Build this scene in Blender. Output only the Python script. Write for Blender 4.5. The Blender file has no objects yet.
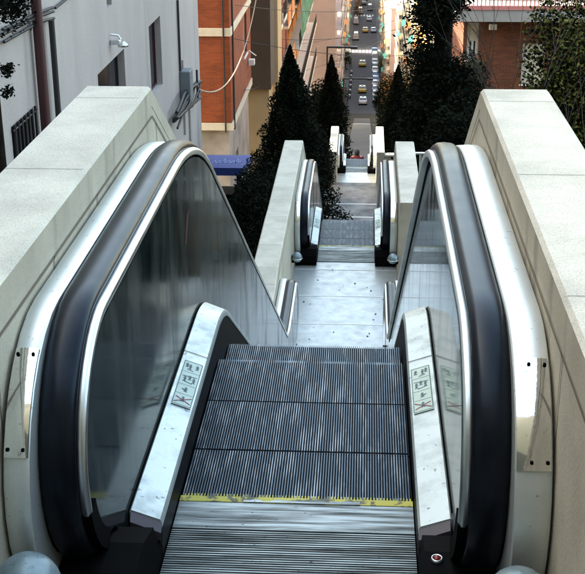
import bpy, bmesh, math, random
from mathutils import Vector, Matrix
random.seed(7)
S = bpy.context.scene
C = S.collection
PI = math.pi

# ------------------------------------------------------------ camera, sky, sun, exposure
cd = bpy.data.cameras.new('camera'); cam = bpy.data.objects.new('camera', cd); C.objects.link(cam)
cd.sensor_fit = 'HORIZONTAL'; cd.sensor_width = 36.0; cd.lens = 36.0*1219.15/585.0
cd.clip_start = 0.05; cd.clip_end = 6000
yaw, pit, roll = 0.0597, 0.3766, -0.0049
F = Vector((-math.sin(yaw)*math.cos(pit), math.cos(yaw)*math.cos(pit), -math.sin(pit)))
R0 = Vector((math.cos(yaw), math.sin(yaw), 0)); U0 = R0.cross(F)
RR = R0*math.cos(roll)+U0*math.sin(roll); UU = -R0*math.sin(roll)+U0*math.cos(roll)
M = Matrix((RR, UU, -F)).transposed().to_4x4(); M.translation = Vector((0.208, -3.635, 2.233))
cam.matrix_world = M
S.camera = cam

SUN_AZ = math.atan2(-1.0, 0.16); SUN_EL = math.radians(38)
w = bpy.data.worlds.new('World'); S.world = w; w.use_nodes = True
nt = w.node_tree; nt.nodes.clear()
sky = nt.nodes.new('ShaderNodeTexSky'); sky.sky_type = 'NISHITA'; sky.sun_disc = False
sky.sun_elevation = SUN_EL; sky.sun_rotation = SUN_AZ % (2*PI)
sky.air_density = 1.0; sky.dust_density = 4.0; sky.ozone_density = 0.5; sky.altitude = 100
bg = nt.nodes.new('ShaderNodeBackground'); bg.inputs[1].default_value = 0.15
wo = nt.nodes.new('ShaderNodeOutputWorld')
tint = nt.nodes.new('ShaderNodeMix'); tint.data_type = 'RGBA'; tint.blend_type = 'MULTIPLY'; tint.inputs[0].default_value = 1; tint.inputs[7].default_value = (1.02, .97, .81, 1)
nt.links.new(sky.outputs[0], tint.inputs[6]); nt.links.new(tint.outputs[2], bg.inputs[0]); nt.links.new(bg.outputs[0], wo.inputs[0])
sd = bpy.data.lights.new('sun', 'SUN'); sd.energy = 2.8; sd.angle = math.radians(0.5); sd.color = (1, .93, .82)
sun = bpy.data.objects.new('sun', sd); C.objects.link(sun)
sv = Vector((math.sin(SUN_AZ)*math.cos(SUN_EL), math.cos(SUN_AZ)*math.cos(SUN_EL), math.sin(SUN_EL)))
sun.rotation_euler = sv.to_track_quat('Z', 'Y').to_euler(); sun.location = sv*50
S.view_settings.view_transform = 'Standard'; S.view_settings.look = 'None'
S.view_settings.gamma = 1; S.view_settings.exposure = 3.1; S.view_settings.use_curve_mapping = False
S.render.engine = 'CYCLES'

# ------------------------------------------------------------ materials
MATS = {}
def mat(name, col, rough=.6, metal=0.0, noise=None, bump=None, spec=.5, coat=0.0, two=None, stretch=(1, 1, 1), rnoise=0.0, detail=6.0, grain=None, drip=None):
    """two: second colour, noise: (scale, lo, hi) mix; bump: (scale, strength, distance)"""
    if name in MATS: return MATS[name]
    m = bpy.data.materials.new(name); m.use_nodes = True; n = m.node_tree.nodes; l = m.node_tree.links
    b = n['Principled BSDF']; b.inputs['Base Color'].default_value = (*col, 1)
    b.inputs['Roughness'].default_value = rough; b.inputs['Metallic'].default_value = metal
    b.inputs['Specular IOR Level'].default_value = spec; b.inputs['Coat Weight'].default_value = coat
    tc = n.new('ShaderNodeTexCoord'); mp = n.new('ShaderNodeMapping'); mp.inputs['Scale'].default_value = stretch
    l.new(tc.outputs['Object'], mp.inputs[0])
    if noise:
        t = n.new('ShaderNodeTexNoise'); t.inputs['Scale'].default_value = noise[0]; t.inputs['Detail'].default_value = detail
        t.inputs['Roughness'].default_value = .62
        r = n.new('ShaderNodeMapRange'); r.inputs[1].default_value = noise[1]; r.inputs[2].default_value = noise[2]
        mx = n.new('ShaderNodeMix'); mx.data_type = 'RGBA'
        mx.inputs[6].default_value = (*col, 1); mx.inputs[7].default_value = (*(two or [c*.6 for c in col]), 1)
        l.new(mp.outputs[0], t.inputs[0]); l.new(t.outputs[0], r.inputs[0]); l.new(r.outputs[0], mx.inputs[0]); l.new(mx.outputs[2], b.inputs['Base Color'])
        if rnoise:
            r2 = n.new('ShaderNodeMapRange'); r2.inputs[1].default_value = noise[1]; r2.inputs[2].default_value = noise[2]
            r2.inputs[3].default_value = rough; r2.inputs[4].default_value = min(1, rough+rnoise)
            l.new(t.outputs[0], r2.inputs[0]); l.new(r2.outputs[0], b.inputs['Roughness'])
    for gg, st_ in ((grain, (1, 1, 1)), (drip, (1, 1, .10))):
        if not gg: continue
        # fine speckle (grain) or run marks (drip): (scale, lo factor, threshold lo, threshold hi)
        t3 = n.new('ShaderNodeTexNoise'); t3.inputs['Scale'].default_value = gg[0]; t3.inputs['Detail'].default_value = 4
        mp3 = n.new('ShaderNodeMapping'); mp3.inputs['Scale'].default_value = st_; l.new(tc.outputs['Object'], mp3.inputs[0]); l.new(mp3.outputs[0], t3.inputs[0])
        r3 = n.new('ShaderNodeMapRange'); r3.inputs[1].default_value = gg[2]; r3.inputs[2].default_value = gg[3]; r3.inputs[3].default_value = 1; r3.inputs[4].default_value = gg[1]
        l.new(t3.outputs[0], r3.inputs[0]); m3 = n.new('ShaderNodeMix'); m3.data_type = 'RGBA'; m3.blend_type = 'MULTIPLY'; m3.inputs[0].default_value = 1
        src = b.inputs['Base Color'].links
        if src: l.new(src[0].from_socket, m3.inputs[6])
        else: m3.inputs[6].default_value = (*col, 1)
        l.new(r3.outputs[0], m3.inputs[7]); l.new(m3.outputs[2], b.inputs['Base Color'])
    if bump:
        t2 = n.new('ShaderNodeTexNoise'); t2.inputs['Scale'].default_value = bump[0]; t2.inputs['Detail'].default_value = 5
        bp = n.new('ShaderNodeBump'); bp.inputs['Strength'].default_value = bump[1]; bp.inputs['Distance'].default_value = bump[2]
        l.new(mp.outputs[0], t2.inputs[0]); l.new(t2.outputs[0], bp.inputs['Height']); l.new(bp.outputs[0], b.inputs['Normal'])
    MATS[name] = m; return m

def brick(name, c1, c2, mortar, scale=1.0, axis='XZ'):
    if name in MATS: return MATS[name]
    m = mat(name, c1, .85); n = m.node_tree.nodes; l = m.node_tree.links; b = n['Principled BSDF']
    g = n.new('ShaderNodeTexCoord'); sp = n.new('ShaderNodeSeparateXYZ'); cb = n.new('ShaderNodeCombineXYZ'); ad = n.new('ShaderNodeMath')
    l.new(g.outputs['Object'], sp.inputs[0]); l.new(sp.outputs[0], ad.inputs[0]); l.new(sp.outputs[1], ad.inputs[1])
    l.new(ad.outputs[0], cb.inputs[0]); l.new(sp.outputs[2], cb.inputs[1])
    br = n.new('ShaderNodeTexBrick'); br.inputs['Scale'].default_value = scale
    br.inputs['Color1'].default_value = (*c1, 1); br.inputs['Color2'].default_value = (*c2, 1); br.inputs['Mortar'].default_value = (*mortar, 1)
    br.inputs['Brick Width'].default_value = .26; br.inputs['Row Height'].default_value = .075; br.inputs['Mortar Size'].default_value = .006
    t = n.new('ShaderNodeTexNoise'); t.inputs['Scale'].default_value = 1.3; t.inputs['Detail'].default_value = 6
    r = n.new('ShaderNodeMapRange'); r.inputs[1].default_value = .3; r.inputs[2].default_value = .75; r.inputs[3].default_value = .75; r.inputs[4].default_value = 1.15
    mx = n.new('ShaderNodeMix'); mx.data_type = 'RGBA'; mx.blend_type = 'MULTIPLY'; mx.inputs[0].default_value = 1
    l.new(cb.outputs[0], br.inputs[0]); l.new(g.outputs['Object'], t.inputs[0]); l.new(t.outputs[0], r.inputs[0])
    l.new(br.outputs[0], mx.inputs[6]); l.new(r.outputs[0], mx.inputs[7]); l.new(mx.outputs[2], b.inputs['Base Color'])
    return m

m_cap = mat('parapet_cap_concrete', (.60, .565, .45), .85, noise=(2.6, .40, .72), two=(.40, .375, .30), bump=(90, .5, .004), detail=12, grain=(260, .70, .50, .64))
m_wall = mat('parapet_painted_render', (.50, .45, .34), .85, noise=(3, .35, .75), two=(.35, .31, .23), bump=(80, .3, .004), detail=9, grain=(260, .80, .48, .66), drip=(7, .62, .55, .74))
m_joint = mat('dark_wall_joint', (.16, .12, .08), .9)
m_steel = mat('brushed_steel', (.74, .78, .78), .28, 1.0, noise=(5, .4, .8), two=(.58, .62, .62), rnoise=.18, bump=(9, .05, .01))
m_deck = mat('satin_steel_cowl', (.74, .77, .72), .40, .72, noise=(4, .45, .85), two=(.50, .56, .54), rnoise=.15, detail=9, grain=(45, .55, .66, .72))
m_chrome = mat('chrome_plate', (.80, .80, .78), .05, 1.0, bump=(6, .06, .02), grain=(60, .6, .64, .7))
m_panel = mat('smoked_mirror_panel', (.012, .017, .014), .05, 0.0, spec=.7, noise=(2.2, .40, .72), two=(.035, .040, .034), stretch=(1, 2.5, .8), rnoise=.10, detail=5); m_panel.node_tree.nodes['Principled BSDF'].inputs['IOR'].default_value = 1.27
m_panel_d = mat('dull_dirty_dark_panel', (.010, .015, .013), .10, 0.0, spec=.6, noise=(1.8, .45, .70), two=(.040, .044, .036), stretch=(1, 2.2, .8), rnoise=.16, detail=9, drip=(3.2, .3, .5, .7)); m_panel_d.node_tree.nodes['Principled BSDF'].inputs['IOR'].default_value = 1.11
m_rubber = mat('black_rubber', (.003, .004, .007), .30, noise=(6, .4, .8), two=(.012, .014, .018), rnoise=.10, spec=.24); m_rubber.node_tree.nodes['Principled BSDF'].inputs['Specular Tint'].default_value = (.75, .88, 1, 1)
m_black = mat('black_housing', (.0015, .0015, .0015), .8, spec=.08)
m_skirt = mat('black_skirt', (.003, .003, .0035), .5, spec=.12)
m_step = mat('ribbed_step_metal', (.040, .062, .082), .38, .7, noise=(3, .50, .68), two=(.30, .33, .35), stretch=(8, 1, 1), rnoise=.12, detail=8)
m_groove = mat('step_groove', (.005, .007, .009), .85, spec=.2)
m_plate = mat('worn_landing_plate', (.30, .335, .325), .36, .75, noise=(4, .40, .64), two=(.075, .085, .08), stretch=(.6, 11, 1), rnoise=.3, detail=12, grain=(60, .3, .68, .72))
m_yellow = mat('yellow_comb_paint', (.50, .47, .06), .6, noise=(16, .50, .56), two=(.10, .10, .06), detail=8)
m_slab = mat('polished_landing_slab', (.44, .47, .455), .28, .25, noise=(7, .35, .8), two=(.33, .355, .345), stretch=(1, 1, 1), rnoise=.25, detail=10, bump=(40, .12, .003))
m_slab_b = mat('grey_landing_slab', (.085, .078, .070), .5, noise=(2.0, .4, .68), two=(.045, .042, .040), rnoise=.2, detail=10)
m_line = mat('pale_joint_strip', (.75, .75, .70), .6)
m_gum = mat('dark_gum_spot', (.05, .05, .05), .8)
m_sticker = mat('sticker_paper', (.60, .74, .62), .45, noise=(9, .4, .7), two=(.50, .64, .54))
m_ink = mat('sticker_ink', (.06, .13, .14), .5)
m_red = mat('sticker_red', (.28, .05, .07), .5)
m_button = mat('red_button', (.16, .006, .008), .3)
m_stucco = mat('grey_stucco', (.47, .41, .37), .9, noise=(1.1, .35, .8), two=(.37, .325, .295), stretch=(1, 1, .4), detail=10, bump=(14, .25, .01), grain=(30, .85, .5, .68), drip=(1.8, .62, .60, .76))
m_pipe = mat('dark_red_pipe', (.06, .018, .02), .5)
m_pipe2 = mat('black_pipe', (.02, .02, .022), .5)
m_iron = mat('black_iron', (.015, .015, .015), .5)
m_void = mat('dark_room_glass', (.02, .02, .022), .12, spec=.6)
m_brick = brick('orange_brick', (.30, .060, .014), (.22, .042, .010), (.26, .10, .04))
m_brick2 = brick('red_brown_brick', (.19, .052, .020), (.10, .028, .012), (.16, .09, .05))
m_orange = mat('orange_render', (.62, .22, .05), .85, noise=(.5, .3, .7), two=(.54, .19, .05))
m_cream = mat('cream_band', (.68, .60, .46), .8, noise=(2, .4, .8), two=(.55, .47, .34))
m_brown = mat('dark_brown_render', (.085, .06, .036), .9, noise=(1, .3, .7), two=(.065, .046, .03))
m_tan = mat('tan_render', (.46, .33, .18), .85, noise=(.8, .3, .7), two=(.38, .27, .14))
m_base = mat('stained_ground_floor', (.44, .38, .33), .9, noise=(.8, .35, .7), two=(.24, .20, .16), detail=9)
m_pink = mat('pink_render', (.60, .41, .33), .85, noise=(.4, .3, .7), two=(.50, .33, .26))
m_white = mat('white_render', (.52, .46, .34), .8, noise=(.5, .3, .7), two=(.40, .33, .22))
m_yel = mat('pale_yellow_render', (.52, .36, .13), .85, noise=(.5, .3, .7), two=(.42, .27, .09))
m_blue = mat('blue_painted_steel', (.004, .022, .15), .7, noise=(5, .4, .7), two=(.012, .035, .12), detail=8)
m_chalk = mat('white_spray_paint', (.07, .12, .28), .7)
m_foam = mat('white_window_frame', (.78, .76, .70), .6)
m_green = mat('green_netting', (.012, .085, .02), .85, noise=(1.5, .4, .6), two=(.10, .22, .12))
m_teal = mat('teal_awning', (.10, .45, .36), .8)
m_awn = mat('orange_awning', (.75, .22, .03), .8)
m_asph = mat('asphalt', (.052, .056, .062), .85, noise=(.35, .3, .75), two=(.075, .08, .088), detail=8)
m_pave = mat('grey_path_paving', (.125, .13, .13), .85, noise=(.7, .3, .75), two=(.085, .09, .09), detail=9)
m_paint = mat('road_paint', (.75, .75, .72), .7)
m_soil = mat('dark_planted_soil', (.045, .04, .03), .95, noise=(.3, .3, .7), two=(.03, .036, .02), detail=8)
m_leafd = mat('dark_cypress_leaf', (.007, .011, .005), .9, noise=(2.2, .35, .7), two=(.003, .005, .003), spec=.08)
m_leafm = mat('mid_green_leaf', (.055, .085, .02), .75, noise=(2.0, .35, .7), two=(.025, .042, .012), spec=.2)
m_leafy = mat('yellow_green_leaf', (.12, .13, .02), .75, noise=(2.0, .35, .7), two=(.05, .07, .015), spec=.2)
m_leafa = mat('autumn_leaf', (.28, .11, .02), .75, noise=(.8, .35, .7), two=(.16, .12, .03), spec=.2)
m_bark = mat('dark_bark', (.016, .012, .009), .95, noise=(5, .3, .7), two=(.007, .005, .004), spec=.1, bump=(12, .6, .02))
m_twig = mat('grey_twig', (.035, .028, .022), .95)
m_wire = mat('cable_black', (.012, .012, .012), .6)
m_wirep = mat('cable_pale', (.42, .30, .20), .6)
m_tile = mat('red_roof_slab', (.26, .08, .06), .8)
m_brass = mat('brass_post', (.55, .36, .12), .4, .6)
m_skin = mat('skin', (.45, .27, .18), .6)
m_coat = mat('dark_red_coat', (.12, .010, .012), .85)
m_hair = mat('dark_hair', (.018, .012, .01), .6)
m_jean = mat('dark_trousers', (.03, .035, .05), .8)
m_tyre = mat('tyre', (.02, .02, .02), .8)
m_cw = mat('car_white', (.72, .72, .70), .25, coat=.5); m_cy = mat('car_yellow', (.75, .50, .03), .3, coat=.5)
m_cb = mat('car_blue', (.05, .12, .32), .25, coat=.5); m_cs = mat('car_silver', (.45, .50, .54), .25, .4, coat=.5)
m_cd = mat('car_dark', (.03, .035, .04), .2, coat=.5); m_glass = mat('car_glass', (.02, .025, .03), .06, spec=.8)
m_lamp = mat('car_lamp', (.6, .1, .05), .3)

# ------------------------------------------------------------ helpers
class MB:
    def __init__(s): s.v = []; s.f = []; s.m = []; s.sm = []
    def add(s, vs, fs, mi=0, smooth=False):
        o = len(s.v); s.v += [tuple(v) for v in vs]; s.f += [tuple(i+o for i in f) for f in fs]; s.m += [mi]*len(fs); s.sm += [smooth]*len(fs); return s
    def box(s, x0, x1, y0, y1, z0, z1, mi=0):
        vs = [(x, y, z) for z in (z0, z1) for y in (y0, y1) for x in (x0, x1)]
        return s.add(vs, [(0, 2, 3, 1), (4, 5, 7, 6), (0, 1, 5, 4), (2, 6, 7, 3), (0, 4, 6, 2), (1, 3, 7, 5)], mi)
    def bbox(s, c, sz, rot=0, bev=0, mi=0):
        """box with chamfered vertical edges, rotated about z"""
        hx, hy, hz = [q/2 for q in sz]; b = min(bev, hx*.9, hy*.9)
        p = [(hx-b, -hy), (hx, -hy+b), (hx, hy-b), (hx-b, hy), (-hx+b, hy), (-hx, hy-b), (-hx, -hy+b), (-hx+b, -hy)] if b else [(hx, -hy), (hx, hy), (-hx, hy), (-hx, -hy)]
        cr, sr = math.cos(rot), math.sin(rot); n = len(p)
        rings = [(-hz, 1), (hz-b, 1), (hz, 1)] if b else [(-hz, 1), (hz, 1)]
        vs = []
        for k, (z, _) in enumerate(rings):
            q = 1-(b*.5/max(hx, .001)) if (b and k == 2) else 1
            for x, y in p: vs.append((c[0]+(x*cr-y*sr)*q, c[1]+(x*sr+y*cr)*q, c[2]+z))
        fs = [tuple(range(n-1, -1, -1)), tuple(range((len(rings)-1)*n, len(rings)*n))]
        for k in range(len(rings)-1):
            for i in range(n): fs.append((k*n+i, k*n+(i+1) % n, (k+1)*n+(i+1) % n, (k+1)*n+i))
        return s.add(vs, fs, mi)
    def tube(s, pts, r, n=8, mi=0, cap=True):
        pts = [Vector(p) for p in pts]; rs = r if isinstance(r, (list, tuple)) else [r]*len(pts)
        vs = []; up = None
        for i, p in enumerate(pts):
            d = (pts[min(i+1, len(pts)-1)]-pts[max(i-1, 0)]).normalized()
            if up is None: up = Vector((0, 0, 1)) if abs(d.z) < .9 else Vector((1, 0, 0))
            a = d.cross(up).normalized(); up2 = a.cross(d).normalized(); up = up2
            for k in range(n):
                t = 2*PI*k/n; vs.append(p+a*math.cos(t)*rs[i]+up2*math.sin(t)*rs[i])
        fs = [(i*n+k, i*n+(k+1) % n, (i+1)*n+(k+1) % n, (i+1)*n+k) for i in range(len(pts)-1) for k in range(n)]
        s.add(vs, fs, mi, True)
        if cap:
            s.add([vs[k] for k in range(n)], [tuple(range(n-1, -1, -1))], mi); s.add(vs[-n:], [tuple(range(n))], mi)
        return s
    def lathe(s, c, prof, n=20, mi=0):
        vs = [(c[0]+r*math.cos(2*PI*k/n), c[1]+r*math.sin(2*PI*k/n), c[2]+z) for r, z in prof for k in range(n)]
        fs = [(i*n+k, i*n+(k+1) % n, (i+1)*n+(k+1) % n, (i+1)*n+k) for i in range(len(prof)-1) for k in range(n)]
        return s.add(vs, fs, mi, True)
    def sweep(s, path, sec, closed=True, mi=0, smooth=True, cap=True):
        """path: [(y,z)], sec: [(x, n)] where n is along the path's left normal"""
        nrm = []
        for i in range(len(path)):
            a = path[max(i-1, 0)]; b = path[min(i+1, len(path)-1)]
            d = Vector((b[0]-a[0], b[1]-a[1])).normalized(); nn = Vector((-d.y, d.x))
            if 0 < i < len(path)-1:
                d1 = Vector((path[i][0]-a[0], path[i][1]-a[1])).normalized(); n1 = Vector((-d1.y, d1.x)); nn = nn/max(.5, nn.dot(n1))
            nrm.append(nn)
        k = len(sec)
        vs = [(x, p[0]+n_.x*h, p[1]+n_.y*h) for p, n_ in zip(path, nrm) for x, h in sec]
        fs = []
        for i in range(len(path)-1):
            for j in range(k if closed else k-1):
                fs.append((i*k+j, i*k+(j+1) % k, (i+1)*k+(j+1) % k, (i+1)*k+j))
        s.add(vs, fs, mi, smooth)
        if cap and closed:
            s.add(vs[:k], [tuple(range(k-1, -1, -1))], mi); s.add(vs[-k:], [tuple(range(k))], mi)
        return s
    def build(s, name, mats, parent=None, auto=None, loc=None):
        me = bpy.data.meshes.new(name); me.from_pydata(s.v, [], s.f); me.update()
        for m in (mats if isinstance(mats, (list, tuple)) else [mats]): me.materials.append(m)
        me.polygons.foreach_set('material_index', s.m); me.polygons.foreach_set('use_smooth', s.sm)
        bm = bmesh.new(); bm.from_mesh(me); bmesh.ops.recalc_face_normals(bm, faces=bm.faces) if len(bm.faces) < 60000 else None; bm.to_mesh(me); bm.free()
        if auto:
            try: me.set_sharp_from_angle(angle=math.radians(auto))
            except Exception: pass
        o = bpy.data.objects.new(name, me); C.objects.link(o)
        if parent: o.parent = parent
        if loc: o.location = loc
        return o

def thing(name, label, cat, loc=(0, 0, 0), rz=0, group=None):
    o = bpy.data.objects.new(name, None); C.objects.link(o); o.location = loc; o.rotation_euler.z = rz
    o.empty_display_size = .2
    return tag(o, label, cat, group)
def tag(o, label, cat, group=None):
    o['label'] = label; o['category'] = cat
    if group: o['group'] = group
    return o
def struct(o): o['kind'] = 'structure'; return o
def copy_tree(o, parent=None):
    c = o.copy(); C.objects.link(c); c.parent = parent
    for ch in list(o.children): copy_tree(ch, c)
    return c
def lerp(a, b, t): return a+(b-a)*t
def interp(tab, x):
    if x <= tab[0][0]: return tab[0][1]
    for (a, p), (b, q) in zip(tab, tab[1:]):
        if x <= b: return p+(q-p)*(x-a)/(b-a)
    return tab[-1][1]

# ------------------------------------------------------------ terrain
Z2, Z3, Z4 = -3.71, -10.3, -16.3
def street_z(Y): return 2.233-(49.6+.04*(Y+3.635))
GT = [(-400, 70), (-130, 78), (-95, 68), (-60, 52), (-30, 36), (-12, 11), (-7, 0.), (0., -.25), (7.5, -4.5), (14, -5.0), (26, -11.2), (40, -11.5), (53, -17.4), (60, -19.0), (243, street_z(243)-.05), (800, street_z(800)-.05), (2500, street_z(800)-20)]  # unseen hill behind the camera, raised steeply to block light from behind
def gz(x, y):
    z = interp(GT, y)
    if y < -12: z += 4*math.sin(x*.03+1)*min(1, (-12-y)/40)+.8*math.sin(x*.5+y*.31)*min(1, (-12-y)/10)
    return z
def axis(lo, hi, dense):
    out = [lo]
    while out[-1] < hi:
        v = out[-1]; step = max(dense[2], (abs(v-max(dense[0], min(dense[1], v))))*.18+dense[2]); out.append(v+step)
    return out
xs = [-x for x in axis(0, 320, (0, 12, 2.0))[::-1][:-1]]+axis(0, 320, (0, 12, 2.0))
ys = axis(-12, 1250, (-12, 60, 1.5)); ys = [-2*12-y for y in axis(-12, 240, (-12, 0, 3))[::-1][:-1]]+ys
g = MB(); nx = len(xs)
g.add([(x, y, gz(x, y)) for y in ys for x in xs], [(j*nx+i, j*nx+i+1, (j+1)*nx+i+1, (j+1)*nx+i) for j in range(len(ys)-1) for i in range(nx-1)], 0, True)
struct(g.build('ground', m_soil))

def strip(name, m, x0, x1, ya, yb, off, n=40, thick=0):
    s = MB(); pts = [lerp(ya, yb, i/n) for i in range(n+1)]
    s.add([(x, y, gz(0, y)+off) for y in pts for x in (x0, x1)], [(2*i, 2*i+1, 2*i+3, 2*i+2) for i in range(n)], 0)
    if thick:
        for x in (x0, x1): s.add([(x, y, gz(0, y)+off-dz) for y in pts for dz in (0, thick)], [(2*i, 2*i+1, 2*i+3, 2*i+2) for i in range(n)], 0)
    return struct(s.build(name, m))
strip('path', m_pave, -1.45, 1.45, 54.0, 243, .10, 120)
strip('road', m_asph, -3.4, 3.9, 243, 1200, .06, 40)
strip('cross_street', m_asph, -60, 60, 236, 242.9, .055, 2)
strip('pavement_west', m_pave, -4.9, -3.4, 243, 1200, .19, 40, .15)
strip('pavement_east', m_pave, 3.9, 5.3, 243, 1200, .19, 40, .15)
# zebra crossings painted on the road
for yy in (330, 412):
    z = MB()
    for k in range(7):
        x = -3.1+k*.95
        z.add([(x, yy, gz(0, yy)+.066), (x+.5, yy, gz(0, yy)+.066), (x+.5, yy+4.5, gz(0, yy+4.5)+.066), (x, yy+4.5, gz(0, yy+4.5)+.066)], [(0, 1, 2, 3)])
    struct(z.build('road_marking', m_paint))

# landings
def slab_landing(name, m, y0, y1, z, x0, x1, joints, jw=.012, spots=0, mj=m_line):
    b = MB(); b.box(x0, x1, y0, y1, z-.25, z, 0)
    for j in joints: b.add([(x0+.01, j-jw, z+.003), (x1-.01, j-jw, z+.003), (x1-.01, j+jw, z+.003), (x0+.01, j+jw, z+.003)], [(0, 1, 2, 3)], 1)
    rnd = random.Random(5)
    for _ in range(spots):
        cx, cy, r = rnd.uniform(x0+.15, x1-.15), rnd.uniform(y0+.2, y1-.1), rnd.uniform(.005, .015)
        b.add([(cx+r*math.cos(a*PI/4)*rnd.uniform(.7, 1.3), cy+1.6*r*math.sin(a*PI/4), z+.004) for a in range(8)], [tuple(range(8))], 2)
    return struct(b.build(name, [m, mj, m_gum]))
slab_landing('landing', m_slab, 9.30, 12.33, Z2, -.70, .70, [10.15, 11.07, 12.03], .010, 20)
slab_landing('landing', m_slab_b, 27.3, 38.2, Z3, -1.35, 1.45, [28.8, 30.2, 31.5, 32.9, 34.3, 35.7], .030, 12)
slab_landing('landing', m_slab, 38.204, 39.55, Z3, -.70, .70, [38.9], .010, 6)
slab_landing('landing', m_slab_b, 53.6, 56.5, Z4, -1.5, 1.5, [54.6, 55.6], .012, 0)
slab_landing('landing', m_asph, -7.0, -1.30, 0, -2.4, 2.4, [-2.5, -4, -5.5], .012, 0)

# ------------------------------------------------------------ escalators
TA = .60; VY = 1.17; SL = math.atan(TA)
def line_path(h, drop, ya, yb_rel, R=1.1, n=10, dv=0):
    """Y,Z polyline of the step line raised by h along its normal; flat, bend, slope, bend, flat. ya start; yb_rel end beyond the lower bend point"""
    vy1 = VY+dv+h*math.tan(SL/2); vy2 = VY+dv+drop/TA+h*math.tan(SL/2)
    pts = [(ya, h)]
    def fillet(vx, vz, a0, a1, r):
        t = r*math.tan(abs(a1-a0)/2)
        s0 = (vx-t*math.cos(a0), vz-t*math.sin(a0))
        sg = 1 if a1 > a0 else -1
        cx, cz = s0[0]-sg*r*math.sin(a0), s0[1]+sg*r*math.cos(a0)
        for i in range(n+1):
            a = lerp(a0, a1, i/n); pts.append((cx+sg*r*math.sin(a), cz-sg*r*math.cos(a)))
    fillet(vy1, h, 0, -SL, R+h if R > .1 else .02)
    a, b = len(pts), 0
    fillet(vy2, h-drop, -SL, 0, max(.5, R+.8-h) if R > .1 else .02)
    last = pts[a-1]; first = pts[a]
    mid = [(lerp(last[0], first[0], k/8), lerp(last[1], first[1], k/8)) for k in range(1, 8)]
    pts[a:a] = mid
    pts.append((yb_rel, h-drop)); return pts
def lower_comb(drop): return VY+drop/TA+1.2
def zline(y, drop):
    p = line_path(0, drop, -5, lower_comb(drop)+5, 1.0); return interp(p, y)

def full_rail(h, drop, r, cy=-.50, nn=16, tail=True, a0=-PI/2):
    """closed newel loop: bottom of upper newel, round, along, round lower newel"""
    lc = lower_comb(drop); zc = h-r
    up = [(cy+r*math.cos(a), zc+r*math.sin(a)) for a in [lerp(a0, -3*PI/2, i/nn) for i in range(nn+1)]]
    up = [(-.38, zc-r)]*bool(tail)+up
    mid = line_path(h, drop, cy+.05, lc-cy-.05)
    lo = [(lc-cy+r*math.cos(a), zc-drop+r*math.sin(a)) for a in [lerp(PI/2, -PI/2, i/nn) for i in range(nn+1)]]
    lo += [(lc+.38, zc-drop-r)]*bool(tail)
    return up+mid+lo

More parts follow.
